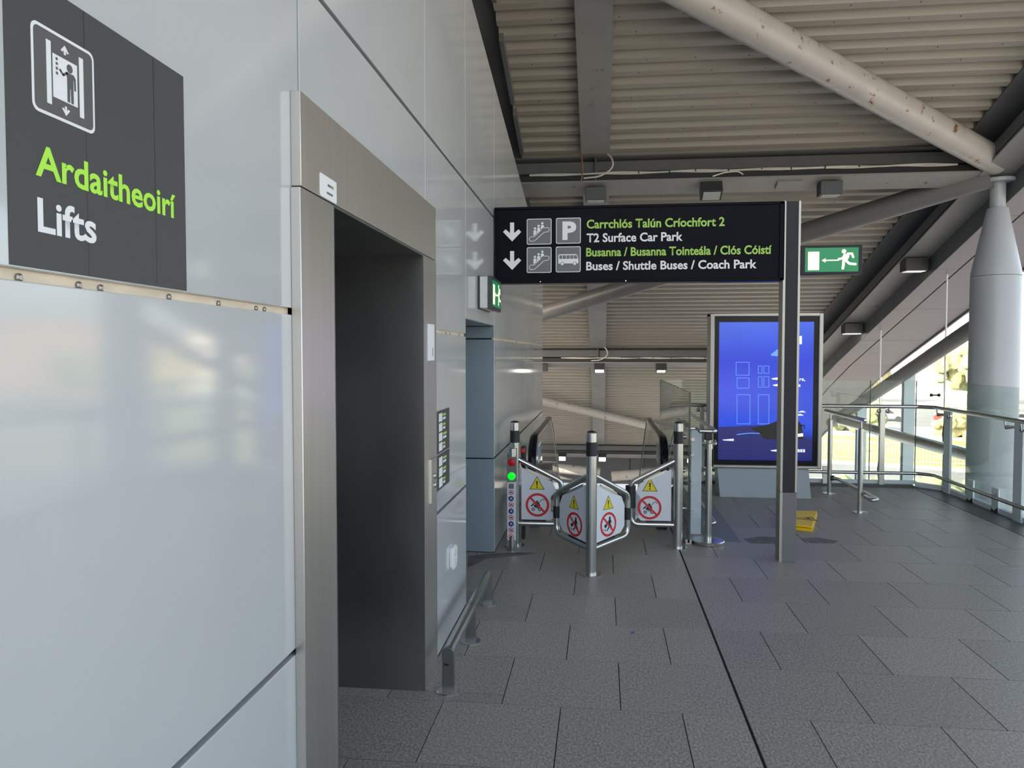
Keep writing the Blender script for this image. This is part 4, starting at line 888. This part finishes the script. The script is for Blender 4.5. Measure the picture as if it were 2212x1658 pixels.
for x0, x1, y0, y1 in ((1590, 1618, 782, 810), (1592, 1618, 816, 838), (1592, 1620, 852, 915), (1638, 1661, 852, 915), (1638, 1646, 790, 806), (1650, 1661, 790, 806), (1638, 1646, 813, 836), (1650, 1661, 813, 836)):
    B().stroke(fK, [kp(x0, y0), kp(x1, y0), kp(x1, y1), kp(x0, y1)], .006, .0006, .0009, True).build('ad_outline', 'adl', scr, smooth=False)
B().stroke(fK, [kp(1592, 938), kp(1620, 935), kp(1650, 936), kp(1690, 926)], .01, .0018, .0022).build('ad_outline', 'adl', scr, smooth=False)

# yellow folded wet floor sign
wf = thing('wet_floor_sign', (2.0, 7.9, 0), 'yellow folded wet floor sign lying flat beside the sign post', 'sign')
c0, c1, c2, c3 = pz(1680, 1140), pz(1755, 1149), pz(1766, 1114), pz(1700, 1112); b = B()
b.hexa([c0, c1, c2, c3] + [p + V((0, 0, .03)) for p in (c0, c1, c2, c3)]); b.build('lower_leaf', 'hazard', wf, bevel=.004)
ctr = (c0 + c1 + c2 + c3)/4; sh_ = [ctr + (p - ctr)*.97 + V((0, 0, .034)) for p in (c0, c1, c2, c3)]
ul = B().hexa(sh_ + [p + V((0, 0, .022)) for p in sh_]).build('upper_leaf', 'hazard', wf, bevel=.004)
u_ = (sh_[1] - sh_[0]).normalized(); v_ = V((0, 0, 1)).cross(u_); fwf = (ctr + V((0, 0, .0565)), u_, v_, V((0, 0, 1)))
B().stroke(fwf, [(-.04, -.09), (.20, -.09), (.11, .06)], .014, 0, .0008, True).build('triangle_mark', 'pblack', ul, smooth=False)
B().disc(fwf, .095, .0, .02, 0, .0008).stroke(fwf, [(.06, -.06), (.10, -.03), (.14, -.06)], .014, 0, .0008).build('figure_mark', 'pblack', ul, smooth=False)

# damp stains and litter on the floor
def stain(pts, label, z=.0012):
    q = [pz(*p, z) for p in pts]; o = B().add(q, [tuple(range(len(q)))]).build('damp_stain', 'stain', smooth=False); tag(o, label, 'stain'); return o
stain([(1605, 1163), (1640, 1158), (1685, 1160), (1688, 1170), (1660, 1174), (1620, 1172)], 'dark damp stain on the paving between stanchion and sign post')
stain([(1728, 1162), (1765, 1160), (1812, 1168), (1800, 1173), (1752, 1172), (1735, 1168)], 'dark damp stain on the paving between sign post and wet floor sign')
stain([(1012, 1200), (1050, 1196), (1120, 1192), (1165, 1194), (1110, 1200), (1050, 1206), (1020, 1222), (1010, 1222)], 'dark damp stain on the paving by the recess and traffic light post')
lt = pz(1366, 1367); o = B().hexa([lt + V(p) for p in ((-.012, -.01, .001), (.014, -.008, .001), (.010, .012, .001), (-.009, .010, .001), (-.008, -.006, .012), (.010, -.006, .007), (.006, .008, .010), (-.006, .006, .006))]).build('litter_scrap', 'blue', smooth=False)
tag(o, 'tiny dark blue scrap of litter on the grey paving', 'litter')

# ================================================================== OUTSIDE: street level six metres below
GZ = -6.0
M['asphalt'] = mat('asphalt', (.24, .235, .225), .8, noise=((.6, .6, .6), .12, 5)); M['concrete'] = mat('pale_paving', (.52, .49, .44), .8, noise=((.3, .3, .3), .10, 5))
M['grass'] = mat('dry_grass', (.40, .35, .14), .9, noise=((.8, .8, .8), .25, 6)); M['leaf'] = mat('foliage', (.24, .26, .13), .8, noise=((1.2, 1.2, 1.2), .45, 5))
M['leaf2'] = mat('foliage_yellow', (.42, .37, .18), .8, noise=((1.2, 1.2, 1.2), .4, 5)); M['bark'] = mat('bark', (.12, .09, .06), .9)
M['bwhite'] = mat('building_white', (.72, .70, .66), .6); M['bband'] = mat('building_window_band', (.30, .25, .20), .2); M['bbrick'] = mat('building_brick', (.42, .30, .22), .7)
M['carglass'] = mat('car_glass', (.03, .035, .04), .08); M['tyre'] = mat('tyre', (.02, .02, .02), .8); M['fence'] = mat('fence_metal', (.30, .30, .28), .5)
M['mark'] = mat('road_paint', (.75, .75, .72), .7)
def azi(x, dist): d = ray(x, 763); d = V((d.x, d.y, 0)).normalized(); return d*dist
gr = struct(B().box(-400, 400, -300, 600, GZ - .3, GZ).build('ground', 'concrete', smooth=False))
fx = azi(2000, 1).normalized(); sx = V((fx.y, -fx.x, 0))          # view axis to the street and across it
def strip(name, d0, d1, z, m, w0=-120, w1=120):
    q = [fx*d0 + sx*w0, fx*d0 + sx*w1, fx*d1 + sx*w1, fx*d1 + sx*w0]
    return struct(B().hexa([p + V((0, 0, GZ - .02)) for p in q] + [p + V((0, 0, GZ + z)) for p in q]).build(name, m, smooth=False))
rd = strip('road', 44, 58, .02, 'asphalt'); strip('verge', 60, 78, .06, 'grass'); strip('car_park', 92, 128, .02, 'asphalt')
for k in range(10):
    c = fx*51 + sx*(-40 + k*9); q = [c - sx*2 - fx*.1, c + sx*2 - fx*.1, c + sx*2 + fx*.1, c - sx*2 + fx*.1]
    B().hexa([p + V((0, 0, GZ + .02)) for p in q] + [p + V((0, 0, GZ + .03)) for p in q]).build('lane_mark', 'mark', rd, smooth=False)
def local(o, d, a): return o + fx*d + sx*a
# railing along the verge
fn = thing('street_fence', fx*61 + V((0, 0, GZ)), 'long metal street railing at the edge of the dry grass verge', 'fence')
b = B(); O = V((0, 0, GZ))
for k in range(230): p = local(O, 61, -26 + k*.22); b.obox(p + V((0, 0, .75)), .035, .035, 1.4, (fx, sx, V((0, 0, 1))))
o = b.build('bars', 'fence', fn, smooth=False); o['kind'] = 'stuff'
for z in (.15, 1.35): B().obox(local(O, 61, -.7) + V((0, 0, z)), .05, 51, .05, (fx, sx, V((0, 0, 1)))).build('rail', 'fence', fn, smooth=False)
# shrubs and trees
def blob(c, r, m, name, parent, n=46, sq=.8):
    bm = bmesh.new(); rnd = random.Random(int(c.x*13 + c.y*7))
    for _ in range(n):
        q = V((rnd.uniform(-1, 1), rnd.uniform(-1, 1), rnd.uniform(-.8, 1)));  q = q.normalized()*rnd.uniform(.25, .95)
        s_ = rnd.uniform(.16, .34)*r; v0 = len(bm.verts)
        res = bmesh.ops.create_icosphere(bm, subdivisions=2, radius=s_, matrix=Matrix.Translation(c + V((q.x*r, q.y*r, q.z*r*sq))))
        for v in res['verts']: v.co += V((rnd.uniform(-1, 1), rnd.uniform(-1, 1), rnd.uniform(-1, 1)))*s_*.16
    me = bpy.data.meshes.new(name); bm.to_mesh(me); bm.free(); me.materials.append(M[m]); o = bpy.data.objects.new(name, me); scn.collection.objects.link(o); adopt(o, parent); return o
for i, (d, a, h, r, m, ds) in enumerate(((83, -14, 2.0, 2.4, 'leaf2', 'round yellowish shrub by the verge nearest the advertising kiosk'), (84, -6, 1.9, 2.6, 'leaf', 'dark green shrub behind the verge railing'), (83, 3, 1.8, 2.5, 'leaf2', 'yellow-green shrub behind the grass verge'), (84, 12, 2.0, 2.6, 'leaf', 'dark green shrub near the tall lamp post'),
                                    (134, -34, 6, 4.2, 'leaf2', 'pale tree before the white office building'), (136, -22, 6.5, 4.5, 'leaf', 'broad green tree behind the car park'), (134, -8, 6, 4.3, 'leaf2', 'yellow-leaved tree behind the car park'), (137, 6, 6.6, 4.6, 'leaf', 'green tree behind the parked silver car'), (135, 20, 6.2, 4.3, 'leaf2', 'yellowish tree beside the brick building'), (136, 34, 6.4, 4.4, 'leaf', 'green tree at the end of the car park'),
                                    (39.5, -2.5, 1.2, 1.8, 'leaf', 'dark hedge bush on the near side of the road'), (40, 1.2, 1.3, 1.9, 'leaf', 'rounded hedge bush just across from the bridge'))):
    p = local(O, d, a); t_ = thing('tree' if h > 3 else 'shrub', p, ds, 'tree' if h > 3 else 'shrub')
    blob(p + V((0, 0, h - .3*r if h > 3 else h*.6)), r, m, 'foliage', t_); B().tube([p, p + V((0, 0, h*.7))], .18 if h > 3 else .08, 8).build('trunk', 'bark', t_)
# parked cars
def car(p, ang, col, ds):
    m = mat('car_' + ds.split()[0], col, .25, coat=.5); t_ = thing('car', p, ds, 'car', 'parked cars beyond the verge')
    u = (sx*math.cos(ang) + fx*math.sin(ang)); v = V((0, 0, 1)); fr = (p - u.cross(v)*0, u, v, u.cross(v))
    body = [(-2.1, .35), (2.1, .35), (2.15, .75), (1.2, .90), (.6, 1.40), (-1.2, 1.42), (-1.9, .95), (-2.15, .9)]
    B().prism(body, fr, -.85, .85).build('body', m, t_, bevel=.06)
    B().prism([(1.0, .93), (.52, 1.33), (-1.12, 1.35), (-1.7, .96)], fr, -.87, .87).build('windows', 'carglass', t_, smooth=False)
    for a in (-1.35, 1.35):
        for s_ in (-.84, .84):
            q = p + u*a + v*.33 + fr[3]*s_; B().tube([q - fr[3]*.1, q + fr[3]*.1], .33, 16).build('wheel', 'tyre', t_)
for d, a, col, ds in ((98, -24, (.7, .7, .7), 'white car parked at the start of the row'), (98, -17.5, (.45, .04, .03), 'red car parked between two white cars'), (99, -11, (.75, .75, .74), 'white car parked beside the red car'), (98, -4, (.35, .37, .40), 'silver car parked in front of the trees'), (99, 3, (.5, .05, .04), 'red car parked beyond the column glass'), (98, 10, (.7, .7, .7), 'white car parked beyond the column'), (112, 16, (.10, .11, .13), 'black car parked in the far row'), (112, -20, (.6, .6, .6), 'grey car parked in the far row')):
    car(local(O, d, a), .05, col, ds)
# lamp posts and a small blue street sign
for d, a, h, ds in ((70, -3.2, 8, 'tall street lamp post standing on the grass verge'), (88, 4.5, 9, 'tall lamp post at the edge of the car park')):
    p = local(O, d, a); t_ = thing('street_lamp', p, ds, 'lamp post'); B().tube([p, p + V((0, 0, h))], [.14, .08], 12).build('pole', 'fence', t_)
    B().obox(p + V((0, 0, h)) - sx*.5, .3, 1.2, .12, (fx, sx, V((0, 0, 1)))).build('lamp_head', 'fence', t_, bevel=.03)
p = local(O, 62.5, -6.6); t_ = thing('street_sign', p, 'small blue square street sign on a thin pole by the railing', 'sign'); B().tube([p, p + V((0, 0, 2.6))], .04, 8).build('pole', 'fence', t_)
M['sblue'] = mat('street_sign_blue', (.05, .16, .50), .4); B().obox(p + V((0, 0, 2.2)) - fx*.06, .03, .75, .8, (fx, sx, V((0, 0, 1)))).build('plate', 'sblue', t_, smooth=False)
# buildings
def building(d, a0, a1, h, floors, m, ds, nwin):
    c = local(O, d, (a0+a1)/2); t_ = thing('building', c, ds, 'building'); ax = (sx, fx, V((0, 0, 1))); W_ = a1 - a0
    B().obox(c + fx*8 + V((0, 0, h/2)), W_, 16, h, ax).build('wall', m, t_, smooth=False)
    fh = h/floors
    for k in range(floors):
        wbar = W_/nwin
        for j in range(nwin):
            q = c + sx*(-W_/2 + (j + .5)*wbar) + V((0, 0, k*fh + fh*.55)); B().obox(q - fx*.02, wbar*.82, .12, fh*.42, ax).build('window', 'bband', t_, smooth=False)
    B().obox(c + fx*8 + V((0, 0, h + .25)), W_ + .8, 16.8, .5, ax).build('roof_edge', m, t_, smooth=False)
building(165, -62, -22, 17, 5, 'bwhite', 'white office building with rows of brown window bands', 7)
building(172, -18, 22, 21, 6, 'bwhite', 'taller white building with striped window bands behind the trees', 7)
building(160, 28, 60, 13, 4, 'bbrick', 'brick building with window rows beyond the column', 6)
